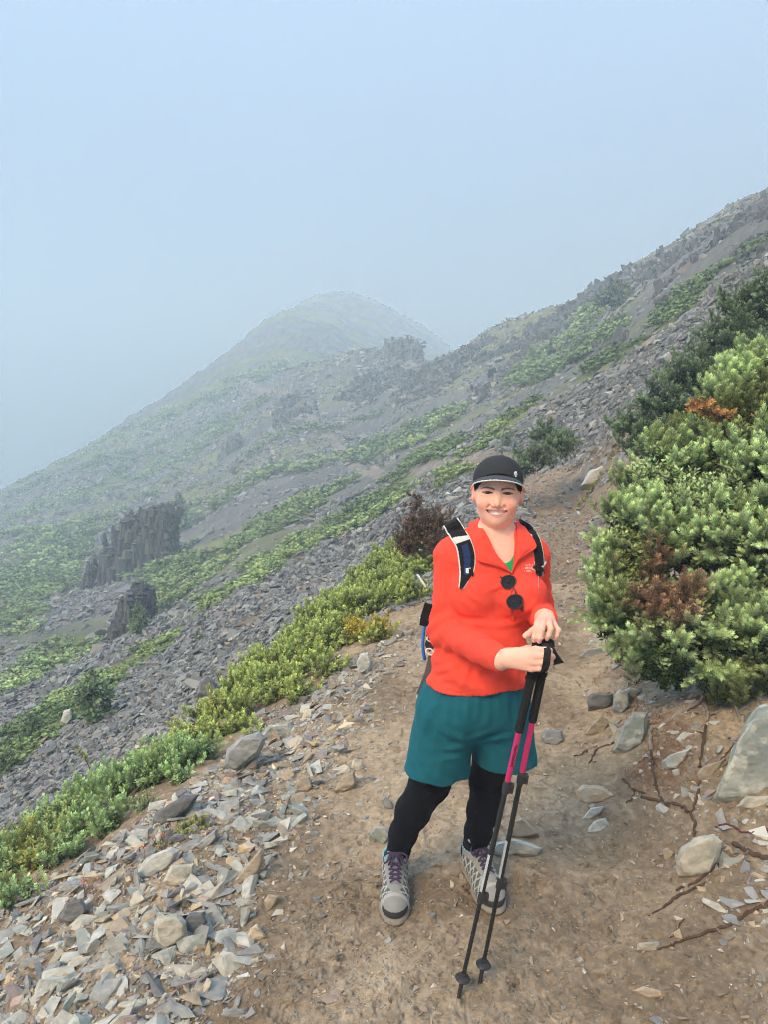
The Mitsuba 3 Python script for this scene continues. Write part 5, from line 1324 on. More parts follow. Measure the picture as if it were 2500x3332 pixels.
# what shows of the pack beside her elbow
def side_tube(pts, r, key, col, mat='mat_cloth', sides=8): return add(KR + '__' + key, tube(smooth_line([P(*q) for q in pts], 20), r, sides), mat, True, color=col)
side_tube([(930, 1310, 2.60), (921, 1335, 2.58), (916, 1370, 2.57), (915, 1400, 2.57), (919, 1425, 2.58)], .0058, 'blue_hose', [.035, .16, .52], 'mat_gloss')
side_tube([(922, 1269, 2.56), (912, 1254, 2.57), (903, 1241, 2.58)], .0042, 'pale_loop', [.55, .60, .60], 'mat_gloss')
for pts, w, col, key in (([(930, 1305, 2.57), (922, 1330, 2.565), (918, 1352, 2.57)], .034, BLACK, 'side_panel'), ([(936, 1345, 2.56), (932, 1372, 2.55), (931, 1398, 2.55)], .030, NAVY2 * .7, 'side_panel'),
                         ([(934, 1415, 2.54), (926, 1450, 2.54), (915, 1480, 2.545), (907, 1500, 2.56)], .020, np.array([.105, .105, .115]), 'hip_belt'), ([(908, 1492, 2.57), (903, 1508, 2.58)], .010, np.array([.62, .64, .64]), 'belt_tip'),
                         ([(931, 1382, 2.535), (926, 1393, 2.53), (934, 1404, 2.53)], .020, np.array([.03, .03, .034]), 'belt_web')):
    l = smooth_line([P(*q) for q in pts], 12); sd = np.cross(np.gradient(l, axis=0), FWD); add(KR + '__' + key, ribbon(l, sd, w, .006), 'mat_cloth', False, color=col)
a = np.linspace(0, 2 * np.pi, 17)
for u, v_, rx, ry in ((930, 1408, 8.5, 6.5), (931, 1381, 7.5, 5)):
    add(KR + '__white_buckle', tube([P(u + math.cos(t_) * rx, v_ + math.sin(t_) * ry + math.cos(t_) * 2, 2.525) for t_ in a], .0030, 6), 'mat_gloss', True, color=[.72, .75, .76])
add(KR + '__top_clip', ribbon(np.array([P(951, 1152, 2.55), P(962, 1147, 2.54), P(974, 1145, 2.53)]), np.tile(UP, (3, 1)), .012, .008), 'mat_gloss', False, color=BLACK)
for u, v_, d in ((1150, 1162, 2.60), (965, 1160, 2.60)):
    pass

# ------------------------------------------------------------------ sunglasses hanging from the collar
KS = free('sunglasses')
say(KS, 'dark round sunglasses hanging from the zip of the red fleece', 'sunglasses')
def lens_ring(cu, cv, r, n=28, tilt=0.0):
    a = np.linspace(0, 2 * np.pi, n, endpoint=False)
    rr = r * (1 + .06 * np.cos(2 * a + .5) - .04 * np.sin(3 * a))
    c0 = front([cu], [cv], off=.014)[0]; d = (c0 - EYE) @ FWD
    return np.array([P(cu + math.cos(t_ + tilt) * q, cv + math.sin(t_ + tilt) * q, d + .018 * math.sin(t_) * -.35) for t_, q in zip(a, rr)]), c0
bsdf('mat_lens', base_color=rgb(.012, .010, .012), roughness=0.12, specular=0.35)
for cu, cv, r in ((1099.5, 1257, 15.0), (1113.5, 1300, 16.5)):
    ring, c0 = lens_ring(cu, cv, r)
    n = len(ring); cc = ring.mean(0) - FWD * .0008
    i = np.arange(n); j = (i + 1) % n
    v = np.vstack([ring, ring * .6 + cc * .4 + FWD * .0006, cc + FWD * .0016, ring + FWD * .002])
    f = np.vstack([np.stack([i, j, j + n], 1), np.stack([i, j + n, i + n], 1), np.stack([i + n, j + n, i * 0 + 2 * n], 1), np.stack([j + 2 * n + 1, i + 2 * n + 1, i * 0 + 2 * n], 1)])
    add(KS + '__lens', (v, f), 'mat_lens', True)
    add(KS + '__rim', tube(np.vstack([ring, ring[:2]]), .0019, 6, cap=False), 'mat_gloss', True, color=[.030, .018, .014])
add(KS + '__bridge', tube(smooth_line([*front([1110, 1115, 1115], [1269, 1277, 1286], off=.017)], 8), .0022, 6), 'mat_gloss', True, color=[.05, .028, .018])
add(KS + '__temple', tube(smooth_line([*front([1096, 1088, 1082], [1252, 1249, 1246], off=.012)], 8), .0024, 6), 'mat_gloss', True, color=[.05, .028, .018])
add(KS + '__temple', tube(smooth_line([*front([1124, 1130, 1128], [1312, 1320, 1298], off=.012)], 8), .0026, 6), 'mat_gloss', True, color=[.05, .028, .018])

# ------------------------------------------------------------------ trekking poles
bsdf('mat_pink', base_color=rgb(.78, .045, .20), roughness=0.25, metallic=0.55)
bsdf('mat_black_tube', base_color=rgb(.018, .019, .021), roughness=0.32, specular=0.5)
bsdf('mat_grip', base_color=rgb(.016, .016, .017), roughness=0.85, specular=0.2)
bsdf('mat_plastic', base_color=rgb(.030, .031, .034), roughness=0.45, specular=0.4)
bsdf('mat_silver', base_color=rgb(.75, .76, .77), roughness=0.30, metallic=0.6)
def lathe(a, b, prof, sides=14):
    """A turned piece from a to b: prof = [(place 0..1, radius)]."""
    t = np.array([x for x, _ in prof]); r = np.array([x for _, x in prof])
    p = a + (b - a) * t[:, None]
    ax = (b - a) / np.linalg.norm(b - a); e = np.cross(ax, [0, 1.0, 0]); e /= np.linalg.norm(e); g_ = np.cross(ax, e)
    an = np.arange(sides) * 2 * np.pi / sides
    v = (p[:, None] + r[:, None, None] * (np.cos(an)[None, :, None] * e + np.sin(an)[None, :, None] * g_)).reshape(-1, 3)
    n = len(t); i, j = np.meshgrid(np.arange(n - 1), np.arange(sides), indexing='ij')
    q = np.stack([i * sides + j, i * sides + (j + 1) % sides, (i + 1) * sides + (j + 1) % sides, (i + 1) * sides + j], -1).reshape(-1, 4)
    m = len(v); v = np.vstack([v, p[0], p[-1]]); j = np.arange(sides)
    return v, np.vstack([q[:, [0, 1, 2]], q[:, [0, 2, 3]], np.stack([(j + 1) % sides, j, j * 0 + m], 1), np.stack([j + (n - 1) * sides, (j + 1) % sides + (n - 1) * sides, j * 0 + m + 1], 1)])
def pole(top, tip, vs, label, text=None):
    key = free('trekking_pole'); say(key, label, 'trekking pole', None)
    A, B = P(*top), P(*tip)
    ts = np.linspace(0, 1, 400); pr = A + (B - A) * ts[:, None]
    vv = CV - FOC * ((pr - EYE) @ UP) / ((pr - EYE) @ FWD)
    at_ = lambda v: A + (B - A) * np.interp(v, vv, ts)
    g0, g1, pk, l1, l2, b0, tp = vs
    add(key + '__grip', lathe(A, at_(g1), [(0, .012), (.03, .0185), (.09, .0195), (.16, .0150), (.22, .0165), (.28, .0145), (.34, .0160), (.40, .0148), (.405, .0165), (.425, .0165), (.43, .0135), (.60, .0128), (.97, .0125), (1, .0095)]), 'mat_grip', 35)
    add(key + '__upper_shaft', lathe(at_(g1), at_(pk), [(0, .0088), (1, .0088)]), 'mat_pink', 35)
    for i, (v0, r) in enumerate(((l1, .0115), (l2, .0102))):
        a, b = at_(v0 - 13), at_(v0 + 13); ax = (b - a) / np.linalg.norm(b - a)
        k = add(key + '__lock', lathe(a, b, [(0, r * .85), (.1, r), (.9, r), (1, r * .85)]), 'mat_plastic', 35)
        mid = (a + b) / 2; e = np.cross(ax, FWD); e /= np.linalg.norm(e); e = e if e[0] > 0 else -e
        R = np.stack([e, np.cross(ax, e), ax], 1)
        bx = trimesh.creation.box([.018, .020, .026]); bvx = np.array(bx.vertices) * 1.0
        add(k + '__lever', (mid + e * .011 + bvx @ R.T, np.array(bx.faces)), 'mat_plastic', False)
        add(k + '__screw', lathe(mid + e * .009 - FWD * .0090, mid + e * .009 - FWD * .0125, [(0, .0055), (1, .0050)]), 'mat_black_tube', 35)
    add(key + '__middle_shaft', lathe(at_(pk), at_(l2), [(0, .0078), (1, .0078)]), 'mat_black_tube', 35)
    s0, s1 = at_(l2 - 92), at_(l2 - 12); e = np.array([-1.0, 0, 0]) * .0052 - FWD * .0042
    add(key + '__scale_strip', ribbon(np.array([s0 + e * 1.05, s1 + e * 1.05]), np.tile([.7, -.7, 0], (2, 1)), .008, .003), 'mat_silver', False)
    add(key + '__lower_shaft', lathe(at_(l2), at_(b0), [(0, .0066), (1, .0062)]), 'mat_black_tube', 35)
    add(key + '__basket', lathe(at_(b0 - 10), at_(b0 + 13), [(0, .008), (.3, .009), (.42, .020), (.55, .024), (.66, .022), (.72, .010), (1, .0085)], 18), 'mat_plastic', 30)
    add(key + '__ferrule', lathe(at_(b0 + 12), at_(tp - 12), [(0, .0072), (.5, .0062), (1, .0048)]), 'mat_plastic', 35)
    tipm = lathe(at_(tp - 13), at_(tp + 6), [(0, .0048), (.7, .0042), (1, .0030)])
    add(key + '__tip', tipm, 'mat_dirty_tip', 35)
    if text:
        m = meshkit.text_mesh(text, .0072, .0006, True); tv = np.array(m.vertices)
        ax = (B - A) / np.linalg.norm(B - A); o = at_(g1 + 25)
        e = np.cross(ax, FWD); e = -e / np.linalg.norm(e); e = e if e[0] < 0 else -e
        tv[:, 1] -= .0036
        ang = tv[:, 1] / .0090
        nrm = -FWD + ax * (FWD @ ax); nrm /= np.linalg.norm(nrm)
        up_ = -e
        w = o + np.outer(tv[:, 0] * .95, ax) + np.outer(np.sin(ang) * (.0090 + tv[:, 2]), up_) + np.outer(np.cos(ang) * (.0090 + tv[:, 2]), nrm)
        add(key + '__shaft_print', (w, np.array(m.faces)), 'mat_grip', False)
    return key
bsdf('mat_dirty_tip', base_color=rgb(.13, .10, .075), roughness=0.8)
p1 = pole((1167, 1383, 2.170), (989, 2166, 2.325), (1383, 1582, 1700, 1700, 1937, 2110, 2166), 'pink and black trekking pole standing nearest the camera, its tip farther left', 'Black Diamond')
p2 = pole((1187, 1381, 2.185), (1034, 2140, 2.385), (1381, 1560, 1680, 1680, 1907, 2080, 2140), 'pink and black trekking pole standing slightly behind its twin, on the right')
def strap_(key, pts, w, side, thick=.0025):
    l = smooth_line([P(*q) for q in pts], 22); add(key + '__wrist_strap', ribbon(l, np.tile(side, (22, 1)), np.interp(np.linspace(0, 1, 22), np.linspace(0, 1, len(w)), w), thick), 'mat_grip', False)
strap_(p1, [(1176, 1390, 2.150), (1184, 1403, 2.088), (1183, 1420, 2.075), (1181, 1436, 2.080), (1176, 1450, 2.092), (1168, 1452, 2.112)], [.012, .018, .020, .021, .019, .012], np.array([1.0, -.25, .25]))
strap_(p2, [(1187, 1386, 2.165), (1191, 1400, 2.135), (1197, 1416, 2.130), (1206, 1434, 2.135)], [.012, .018, .026, .036], np.array([1.0, .1, .25]))
strap_(p2, [(1206, 1434, 2.135), (1200, 1430, 2.150), (1194, 1410, 2.165), (1190, 1390, 2.180)], [.036, .028, .02, .012], np.array([1.0, .1, .25]))
# ------------------------------------------------------------------ rocks that stand out, one by one
def boulder(key, label, outline, d, thick, kind, seed, rough=.035, group=None):
    """A rock whose face follows an outline surveyed in the photograph, thick metres deep, sunk into the ground."""
    g = rng(seed); uv = np.asarray(outline, float)
    if d is None:
        low = uv[np.argmax(uv[:, 1])]; d = dist(hit(low[0], low[1] - 2)[0]) + thick * .3
    c = uv.mean(0); pts = []
    for s, dd in ((1, 0.0), (.97, thick * .12), (.78, -thick * .30), (.70, thick * .6)):
        for u, v in c + (uv - c) * s * g.uniform(.97, 1.03, (len(uv), 1)): pts.append(P(u, v, d + dd + g.normal(0, .03 * thick)))
    pts += [P(u, v + (8 if v > c[1] else 0), d + thick * .3) for u, v in uv]
    h = m3.Manifold.hull_points(np.array(pts))
    W = np.ptp(np.array(pts)[:, 0])
    mm = h.refine_to_length(max(W / 16, .008)).to_mesh()
    v = np.array(mm.vert_properties[:, :3], float); f = np.array(mm.tri_verts)
    o = v.mean(0); n = v - o; n /= np.linalg.norm(n, axis=1, keepdims=True)
    q = v / W
    step = np.floor(meshkit.fbm(q * 3.1, 2, seed) * 7) / 7 - .5
    v = v + n * (W * rough * (1.4 * (meshkit.fbm(q * 4.5, 3, seed + 1) - .5) * 2 + 1.1 * step + .5 * wavy(q * 16, seed + 2)))[:, None]
    k = add(free(key), (v, f), kind, 28)
    say(k, label, 'rock', group); return k
RS, RP, RC, RT, RR, RM, RD, RL = ROCKS
boulder('boulder', 'large grey green boulder with a cream base at the right edge of the photo', [(1690,1515),(1640,1528),(1614,1560),(1600,1620),(1570,1668),(1548,1705),(1532,1738),(1560,1752),(1610,1745),(1700,1740)], 3.32, .34, RL, 1)
boulder('boulder', 'pale cream topped rock half sunk in the dirt near the right edge', [(1460,1860),(1475,1828),(1510,1806),(1545,1800),(1562,1818),(1555,1850),(1540,1890),(1500,1902),(1466,1892)], None, .16, RC, 2)
boulder('rock', 'small tan chip beside the cream topped rock', [(1432,1838),(1440,1830),(1458,1842),(1448,1858),(1438,1862)], None, .05, RT, 3)
boulder('rock', 'orange and grey rock in the middle of the right bank dirt', [(1246,1706),(1262,1695),(1300,1698),(1333,1718),(1310,1732),(1265,1738),(1250,1728)], None, .12, RR, 4)
boulder('rock', 'whitish flat chip right below the orange and grey rock', [(1258,1770),(1278,1745),(1308,1740),(1300,1755),(1270,1772)], None, .07, RP, 5)
boulder('rock', 'white pointed chip lowest below the orange and grey rock', [(1266,1798),(1285,1772),(1308,1766),(1320,1785),(1308,1796),(1280,1800)], None, .08, RP, 6)
boulder('rock', 'lichen grey block with roots at its right side', [(1325,1622),(1345,1570),(1370,1540),(1400,1538),(1400,1580),(1390,1612),(1350,1632)], None, .16, RL, 7)
boulder('rock', 'dark slate block under the big fir, left of a lichen chunk', [(1270,1505),(1280,1497),(1325,1498),(1328,1520),(1312,1532),(1272,1528)], None, .12, RD, 8)
boulder('rock', 'grey lichened chunk right beside the dark slate block under the fir', [(1328,1500),(1340,1488),(1360,1495),(1362,1530),(1345,1544),(1325,1530)], None, .12, RL, 9)
boulder('rock', 'pale flat slab leaning behind the lichened chunk', [(1345,1492),(1362,1485),(1388,1492),(1375,1508),(1358,1508)], None, .06, RP, 10)
boulder('rock', 'tan stone left of the lichen grey block', [(1262,1588),(1275,1570),(1300,1545),(1320,1560),(1310,1582),(1275,1592)], None, .10, RT, 11)
boulder('rock', 'pale triangular stone on the root bank right of the hiker', [(1430,1645),(1448,1630),(1495,1616),(1480,1642),(1462,1664),(1440,1660)], None, .10, RP, 12)
boulder('rock', 'small pale green stone at the tip of the triangular one', [(1452,1664),(1468,1660),(1472,1676),(1458,1676)], None, .04, RP, 13)
boulder('rock', 'leaf shaped tan grey stone wedged left of the big boulder', [(1506,1672),(1520,1655),(1568,1638),(1560,1655),(1535,1682),(1512,1690)], None, .07, RT, 14)
boulder('rock', 'pale stone by the roots above the triangular stone', [(1460,1598),(1478,1582),(1506,1582),(1495,1598),(1468,1606)], None, .07, RP, 15)
boulder('rock', 'cream chunk at the foot of the big boulder', [(1590,1742),(1610,1720),(1640,1722),(1690,1718),(1690,1742),(1620,1752)], None, .10, RC, 16)
boulder('rock', 'long whitish slab in the dirt just behind the poles', [(1052,1838),(1068,1820),(1110,1812),(1150,1822),(1174,1832),(1160,1846),(1100,1842),(1060,1850)], None, .12, RP, 17)
boulder('rock', 'dirt coloured buried stone above the long whitish slab', [(1092,1805),(1110,1772),(1128,1765),(1156,1788),(1165,1802),(1120,1812)], None, .10, RT, 18)
boulder('rock', 'pale green stone behind the leg on the left of the photo', [(798,1800),(808,1785),(835,1786),(845,1808),(830,1828),(806,1812)], None, .09, RL, 19)
boulder('rock', 'grey layered stone between the shorts and the lichen block', [(1170,1592),(1180,1575),(1215,1578),(1222,1600),(1205,1612),(1176,1610)], None, .12, RS, 20)
boulder('rock', 'flat grey slab at the trail edge below the big fir', [(1252,1418),(1268,1402),(1300,1398),(1312,1408),(1295,1420),(1262,1426)], None, .10, RS, 21)
boulder('rock', 'second flat slab behind the one at the trail edge below the fir', [(1266,1396),(1278,1382),(1305,1386),(1310,1396)], None, .08, RL, 22)
boulder('rock', 'flat pale stone alone on the dirt at lower right', [(1376,2052),(1380,2036),(1424,2034),(1428,2044),(1420,2054)], None, .05, RC, 23)
boulder('rock', 'flat orange tinged stone at the bottom right of the trail', [(1368,2140),(1392,2130),(1425,2138),(1445,2154),(1400,2156)], None, .06, RR, 24)
boulder('rock', 'tiny white stone beside the pole baskets', [(1246,2072),(1256,2066),(1262,2074),(1252,2080)], None, .02, RP, 25)
boulder('rock', 'flat grey stone on the dirt left of the front boot', [(676,1985),(690,1972),(705,1976),(694,1986)], None, .03, RS, 26)
boulder('rock', 'little oval grey stone between the front boot and poles', [(922,1972),(932,1968),(946,1972),(936,1980)], None, .02, RS, 27)
boulder('rock', 'tan upright chip on the trail edge at left', [(570,1945),(580,1932),(602,1935),(588,1962),(576,1972)], None, .04, RT, 28)
boulder('rock', 'white and orange flat stone near the bottom of the stone field', [(530,2030),(540,2006),(556,1995),(576,2024),(566,2030),(540,2036)], None, .05, RR, 29)
boulder('boulder', 'cream block facing the camera in the lower left stone field', [(332,1992),(340,1980),(385,1973),(402,1990),(404,2022),(380,2042),(352,2058),(338,2040)], None, .14, RC, 30)
boulder('boulder', 'dark slate block touching the cream block', [(392,1998),(408,1972),(438,1970),(448,1990),(430,2018),(405,2024)], None, .12, RD, 31)
boulder('boulder', 'blue grey boulder at the end of the creeping fir', [(482,1655),(490,1620),(520,1592),(560,1580),(575,1592),(560,1625),(530,1655),(500,1672)], None, .26, RS, 32)
boulder('boulder', 'lichen covered boulder right above the blue grey one', [(560,1592),(580,1566),(625,1560),(640,1578),(620,1598),(575,1604)], None, .22, RL, 33)
boulder('rock', 'big pale slab lying among the stones at left', [(290,1890),(318,1852),(370,1828),(388,1836),(372,1868),(330,1900),(300,1905)], None, .10, RP, 34)
boulder('rock', 'white slab below the big pale slab', [(350,1905),(370,1870),(420,1865),(425,1888),(400,1910),(365,1918)], None, .10, RC, 35)
boulder('rock', 'dark grey slab under the creeping fir at left', [(328,1780),(335,1755),(395,1718),(430,1716),(415,1742),(370,1778),(340,1792)], None, .14, RD, 36)
boulder('rock', 'grey wedge block in the stones left of the dirt', [(422,1828),(440,1810),(468,1790),(470,1806),(450,1830),(430,1838)], None, .10, RS, 37)
boulder('rock', 'long tan slab at the border of stones and dirt', [(505,1905),(530,1870),(565,1832),(572,1840),(562,1880),(540,1902),(512,1912)], None, .06, RT, 38)
boulder('rock', 'tan block on the upper stone field', [(636,1700),(645,1680),(668,1676),(676,1700),(665,1712),(645,1710)], None, .09, RT, 39)
boulder('rock', 'leaning tan plate beside the leg on the left', [(722,1708),(740,1676),(765,1664),(770,1690),(755,1706),(735,1716)], None, .08, RT, 40)
boulder('rock', 'pale upright chip on the dirt above the leaning tan plate', [(757,1660),(764,1637),(782,1645),(786,1660),(772,1668)], None, .05, RC, 41)
boulder('rock', 'round grey stone left of the knee', [(782,1680),(795,1676),(812,1680),(810,1694),(790,1696)], None, .06, RS, 42)
boulder('rock', 'pale stone on the dirt at the left shin', [(822,1728),(832,1718),(848,1732),(850,1746),(838,1750)], None, .05, RS, 43)
boulder('rock', 'upright pale block at the lower tip of the mustard patch', [(770,1430),(778,1412),(795,1408),(802,1432),(795,1458),(775,1458)], None, .12, RP, 44)
boulder('rock', 'dark blue slate slab left of the stone field centre', [(128,1985),(142,1950),(175,1940),(190,1965),(175,1990),(145,1998)], None, .08, RD, 45)
boulder('rock', 'yellow stained stone near the lower left corner', [(218,2100),(226,2085),(250,2080),(258,2095),(245,2115),(225,2112)], None, .06, RR, 46)
boulder('rock', 'long pale grey slab lower left in the stones', [(72,2140),(85,2115),(140,2108),(155,2120),(120,2142),(90,2150)], None, .06, RP, 47)
boulder('rock', 'flat dark grey slab at the bottom edge of the stones', [(475,2192),(485,2180),(530,2178),(536,2188),(515,2200),(485,2200)], None, .05, RS, 48)
boulder('rock', 'plum coloured block cut by the bottom edge', [(262,2215),(262,2195),(295,2190),(302,2210),(298,2225)], None, .07, RM, 49)
boulder('boulder', 'pale green outcrop rock beside the trail behind the cap', [(1255,1050),(1275,1018),(1310,1002),(1330,1012),(1318,1035),(1285,1052)], None, .5, RP, 50)
boulder('boulder', 'pale grey boulder under the dark fir thicket', [(1332,1005),(1345,975),(1375,975),(1385,992),(1370,1008),(1345,1012)], None, .4, RS, 51)
boulder('boulder', 'long grey ledge in the scree above the thicket', [(1425,775),(1445,758),(1495,750),(1500,765),(1470,780),(1440,790)], None, .9, RS, 52)
boulder('boulder', 'long flat slab on the lower scree left of the yellow green mat', [(415,1545),(440,1520),(500,1492),(545,1470),(548,1482),(500,1512),(450,1545)], None, .9, RP, 53)
boulder('boulder', 'rough dark stump of rock on the lower scree', [(425,1500),(432,1470),(445,1458),(462,1470),(470,1495),(450,1510)], None, .5, RD, 54)
boulder('boulder', 'pale rock under the bushy fir at far left', [(130,1560),(138,1535),(152,1530),(156,1552),(142,1570)], None, .4, RP, 55)

# ------------------------------------------------------------------ roots and twigs on the bank to the right
def root(label, uv, r0, r1, lift=.008, col='mat_root', free_end=0.0):
    uv = np.asarray(uv, float)
    q = smooth_line(np.c_[uv, np.zeros(len(uv))], 6 * len(uv))
    p = hit(q[:, 0], q[:, 1]); g = rng(int(uv.sum()))
    t = np.linspace(0, 1, len(p))
    p = p + [0, 0, 1] * (lift * (0.5 + .6 * np.sin(t * 7 + uv[0, 0])) + free_end * t)[:, None] + g.normal(0, .0025, p.shape)
    rad = .72 * np.linspace(r0, r1, len(p)) * np.exp(g.normal(0, .10, len(p)))
    k = add(free('root'), tube(p, rad, 7), col, True); say(k, label, 'root'); return k
def root_colour(p, n, uv): return mikit.mix([.050, .034, .026], [.125, .085, .062], mikit.fbm(p.x * 60, p.y * 60, p.z * 60, 3))
bumped('mat_root', lambda p, n, uv: mikit.fbm(p.x * 160, p.y * 160, p.z * 160, 2) * .004, 1.0, 1e-3, base_color=mikit.proc(root_colour), roughness=.85, specular=.15)
bsdf('mat_grey_wood', base_color=mikit.proc(lambda p, n, uv: mikit.mix([.17, .145, .12], [.34, .31, .27], mikit.fbm(p.x * 90, p.y * 90, p.z * 30, 3))), roughness=.85)
bsdf('mat_red_root', base_color=rgb(.11, .030, .028), roughness=.7)
root('thick grey root curving down from under the big fir to the lichen block', [(1510,1524),(1465,1544),(1426,1569),(1406,1582),(1407,1624)], .017, .012, .02, 'mat_grey_wood')
root('dark root running down the bank below the thick grey one', [(1407,1618),(1410,1650),(1411,1672),(1420,1700),(1428,1722),(1444,1744)], .010, .006)
root('forked twig root left of the root tangle', [(1346,1687),(1372,1706),(1394,1716)], .006, .005); root('short side fork of the twig root left of the tangle', [(1372,1708),(1366,1728),(1355,1736)], .006, .004)
root('long dark root crossing the middle of the bank', [(1386,1722),(1433,1732),(1468,1742),(1490,1758),(1502,1783),(1500,1806)], .010, .008)
root('pale tipped stick standing straight down the bank', [(1527,1572),(1519,1610),(1514,1650),(1513,1662)], .009, .007, .02)
root('root hanging from the fir foot at right', [(1517,1505),(1522,1520),(1528,1542),(1530,1560)], .014, .009, .02, 'mat_grey_wood')
root('thin twig by the leaf shaped stone', [(1594,1598),(1576,1624),(1554,1646)], .006, .004)
root('thin root below the leaf shaped stone', [(1513,1688),(1503,1738),(1494,1758)], .008, .006)
root('hooked dark root at the left of the lichen block', [(1329,1606),(1295,1616),(1284,1632),(1274,1651)], .008, .005); root('faint root tip near the trail, left of the hooked root', [(1270,1625),(1241,1636)], .006, .004)
root('dark root poking out at the foot of the cream topped rock', [(1552,1869),(1505,1906),(1461,1924)], .009, .005); root('dark red root just below the cream topped rock', [(1525,1908),(1478,1932),(1437,1958),(1403,1978)], .008, .005)
root('longest bare root along the lower right of the trail', [(1662,1955),(1624,1968),(1577,1999),(1514,2022),(1462,2041),(1423,2051)], .011, .004)
root('thick dark root cut by the right edge', [(1585,1826),(1624,1843),(1664,1862)], .012, .015); root('red root at the right edge above the thick dark one', [(1546,1789),(1577,1786),(1618,1799),(1664,1797)], .004, .008, .01, 'mat_red_root')
root('thin twig between long dark root and boulder', [(1430,1665),(1404,1640),(1372,1655)], .004, .003); root('dark root going down from the trail bank at far right', [(1478,1990),(1462,2012),(1450,2030)], .004, .003)
root('splintered grey stick on the ground under the fir', [(1542,1530),(1572,1520),(1600,1560)], .010, .006, .03, 'mat_grey_wood'); root('bleached short stick under the fir', [(1494,1541),(1526,1547)], .009, .008, .015, 'mat_grey_wood')
# fallen fir needles under the big fir: nobody could count them
g = rng(61)
cl = np.vstack([hit(u, v)[0] + g.normal(0, 1, (n, 3)) * [.5, .75, 0] * sp for u, v, sp, n in ((1330,1480,.20,1500),(1385,1500,.16,1200),(1430,1620,.17,1700),(1400,1655,.13,1200),(1350,1560,.18,800),(1290,1450,.2,700),(1470,1540,.22,1100),(1370,1640,.12,900),(1540,1560,.2,500))])
x, y = cl[:, 0], cl[:, 1]
k = meshkit.fbm(np.stack([x * 5, y * 5, x * 0], 1), 3, 62) > g.uniform(.38, .62, len(x)); x, y = x[k], y[k]
ndl = (np.array([[-.5, 0, 0], [0, .05, .04], [.5, 0, 0], [0, -.05, .04]]), np.array([[0, 1, 2], [0, 2, 3]]), np.ones((4, 3)))
R = frames(normal_at(x, y) + g.normal(0, .3, (len(x), 3)), g.uniform(0, 6.3, len(x))) * g.uniform(.016, .030, len(x))[:, None, None]
m = scatter([ndl], np.zeros(len(x), int), R, np.stack([x, y, H(x, y) + .005], 1), np.array([.26, .135, .075]) * np.exp(g.normal(0, .3, (len(x), 1))))
say(add('needle_litter', m[:2], 'mat_leaf', False, color=m[2]), 'rust brown fallen needles on the bank under the fir', 'needle litter', kind='stuff')

# ------------------------------------------------------------------ small plants
def tuft(label, u, v, r, n, col, seed, kinds=MID, h=1.0, cat='plant'):
    g = rng(seed); p = hit(u, v)[0]; d = dist(p); R0 = r * d / FOC
    q = g.normal(size=(n, 3)) * [R0 * .5, R0 * .5, R0 * .12]; B = p + q; B[:, 2] = H(B[:, 0], B[:, 1]) + np.abs(q[:, 2])
    A = np.stack([q[:, 0] / R0, q[:, 1] / R0, np.full(n, .8)], 1) + g.normal(0, .2, (n, 3))
    m = scatter(kinds, g.integers(0, len(kinds), n), frames(A, g.uniform(0, 6, n)) * (R0 * h * g.uniform(.35, .6, n))[:, None, None], B, np.array(col) * np.exp(g.normal(0, .2, (n, 1))))
    k = free('alpine_plant'); say(k, label, cat); labels[add(k + '__leaves', m[:2], 'mat_leaf', False, color=m[2])] = {'kind': 'stuff'}
tuft('small yellow green alpine plant among the stones at left', 415, 1792, 34, 40, [.30, .34, .12], 71); tuft('pale green alpine plant left of the yellow green one', 365, 1815, 28, 30, [.33, .36, .15], 72)
tuft('yellow olive heath cushion beside the trail behind the cap', 1280, 1060, 24, 60, [.30, .27, .05], 73, h=.8); tuft('olive cushion on the dirt bank behind the cap', 1250, 1010, 16, 30, [.20, .18, .06], 74, h=.8)
tuft('ochre cushion under the dark fir thicket', 1335, 975, 20, 40, [.28, .24, .06], 75, h=.8); tuft('mossy yellow streak of heath left of the cap', 960, 1040, 22, 50, [.36, .36, .06], 76, h=.7); tuft('olive heath strip in the scree left of the thicket', 1340, 905, 22, 40, [.20, .19, .07], 77, h=.7)
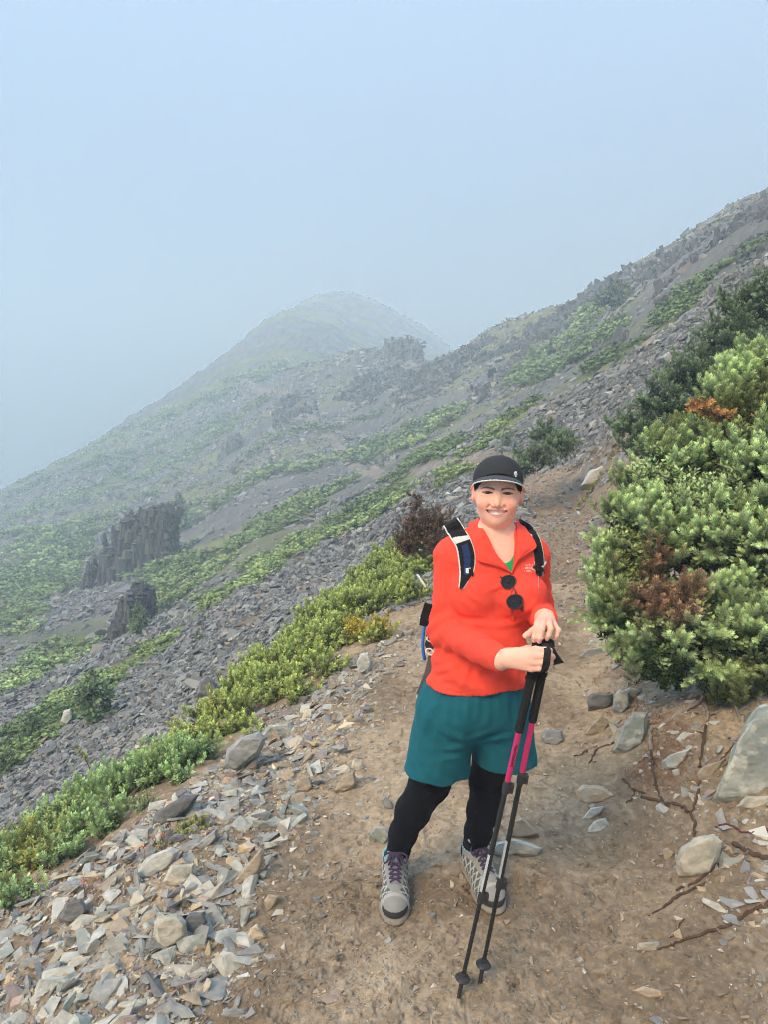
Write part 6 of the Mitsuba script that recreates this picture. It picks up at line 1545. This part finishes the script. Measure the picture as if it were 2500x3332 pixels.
def blossom(label, pts, seed):
    g = rng(seed); k = free('wildflower'); say(k, label, 'flower', None)
    for u, v, hpx in pts:
        p = hit(u, v + hpx)[0]; s = dist(p) / FOC; top = p + [g.normal(0, .004), 0, hpx * s * 1.0]
        add(k + '__stem', tube(smooth_line([p - [0, 0, .01], (p + top) / 2 + g.normal(0, .006, 3), top], 7), .0014, 5), 'mat_leaf', True, color=[.30, .13, .09])
        m = scatter(MID, g.integers(0, 6, 7), frames(g.normal(0, 1, (7, 3)) + [0, 0, .6], g.uniform(0, 6, 7)) * .013, np.tile(top, (7, 1)) + g.normal(0, .005, (7, 3)), np.array([.74, .36, .26]) * np.exp(g.normal(0, .2, (7, 1))))
        add(k + '__flower_head', m[:2], 'mat_leaf', False, color=m[2])
blossom('faded orange pink flower heads above the pale slab at left', [(310, 1826, 34), (330, 1808, 36), (352, 1802, 40)], 81)
blossom('faded orange pink flower heads lowest beside the creeping fir', [(178, 1908, 40), (190, 1898, 36), (204, 1895, 40), (148, 1945, 22)], 82)
# the red stemmed sprig standing up from the lower creeping fir
g = rng(91); k = free('fir_sprig'); say(k, 'thin red stemmed fir sprig standing up from the creeping fir at left', 'plant')
b0 = hit(200, 1690)[0]; s = dist(b0) / FOC; e0 = b0 + [-.07 * s * FOC / 4, 0, 78 * s]
ln = smooth_line([b0, (b0 + e0) / 2 + [.03, 0, 0], e0], 10); add(k + '__stem', tube(ln, np.linspace(.005, .002, 10), 6), 'mat_red_root', True)
ln2 = smooth_line([b0 + [0, 0, .02], b0 + [.05, 0, .07], b0 + [.07, .02, .12]], 8); add(k + '__stem', tube(ln2, np.linspace(.004, .002, 8), 6), 'mat_red_root', True)
B = np.repeat(ln[5:], 4, 0); m = scatter(MID, g.integers(0, 6, len(B)), frames(g.normal(0, .6, B.shape) + [0, 0, .7], g.uniform(0, 6, len(B))) * .04, B, np.array([.33, .38, .10]) * np.exp(g.normal(0, .25, (len(B), 1))))
labels[add(k + '__needles', m[:2], 'mat_leaf', False, color=m[2])] = {'kind': 'stuff'}
# ------------------------------------------------------------------ the cloud that the slope stands in
R_ = 760.0
zlo, zhi = float(ZG.min()) - 1.5, float(max(ZG.max(), 20)) + 3.0
scene['haze'] = {'type': 'cube', 'to_world': T().translate([0, 0, (zlo + zhi) / 2]).scale([R_, R_, (zhi - zlo) / 2]),
                 'bsdf': {'type': 'null'}, 'interior': {'type': 'ref', 'id': 'haze_air'}}
say('haze', 'pale blue mountain mist hanging over the slope', 'mist', kind='stuff')
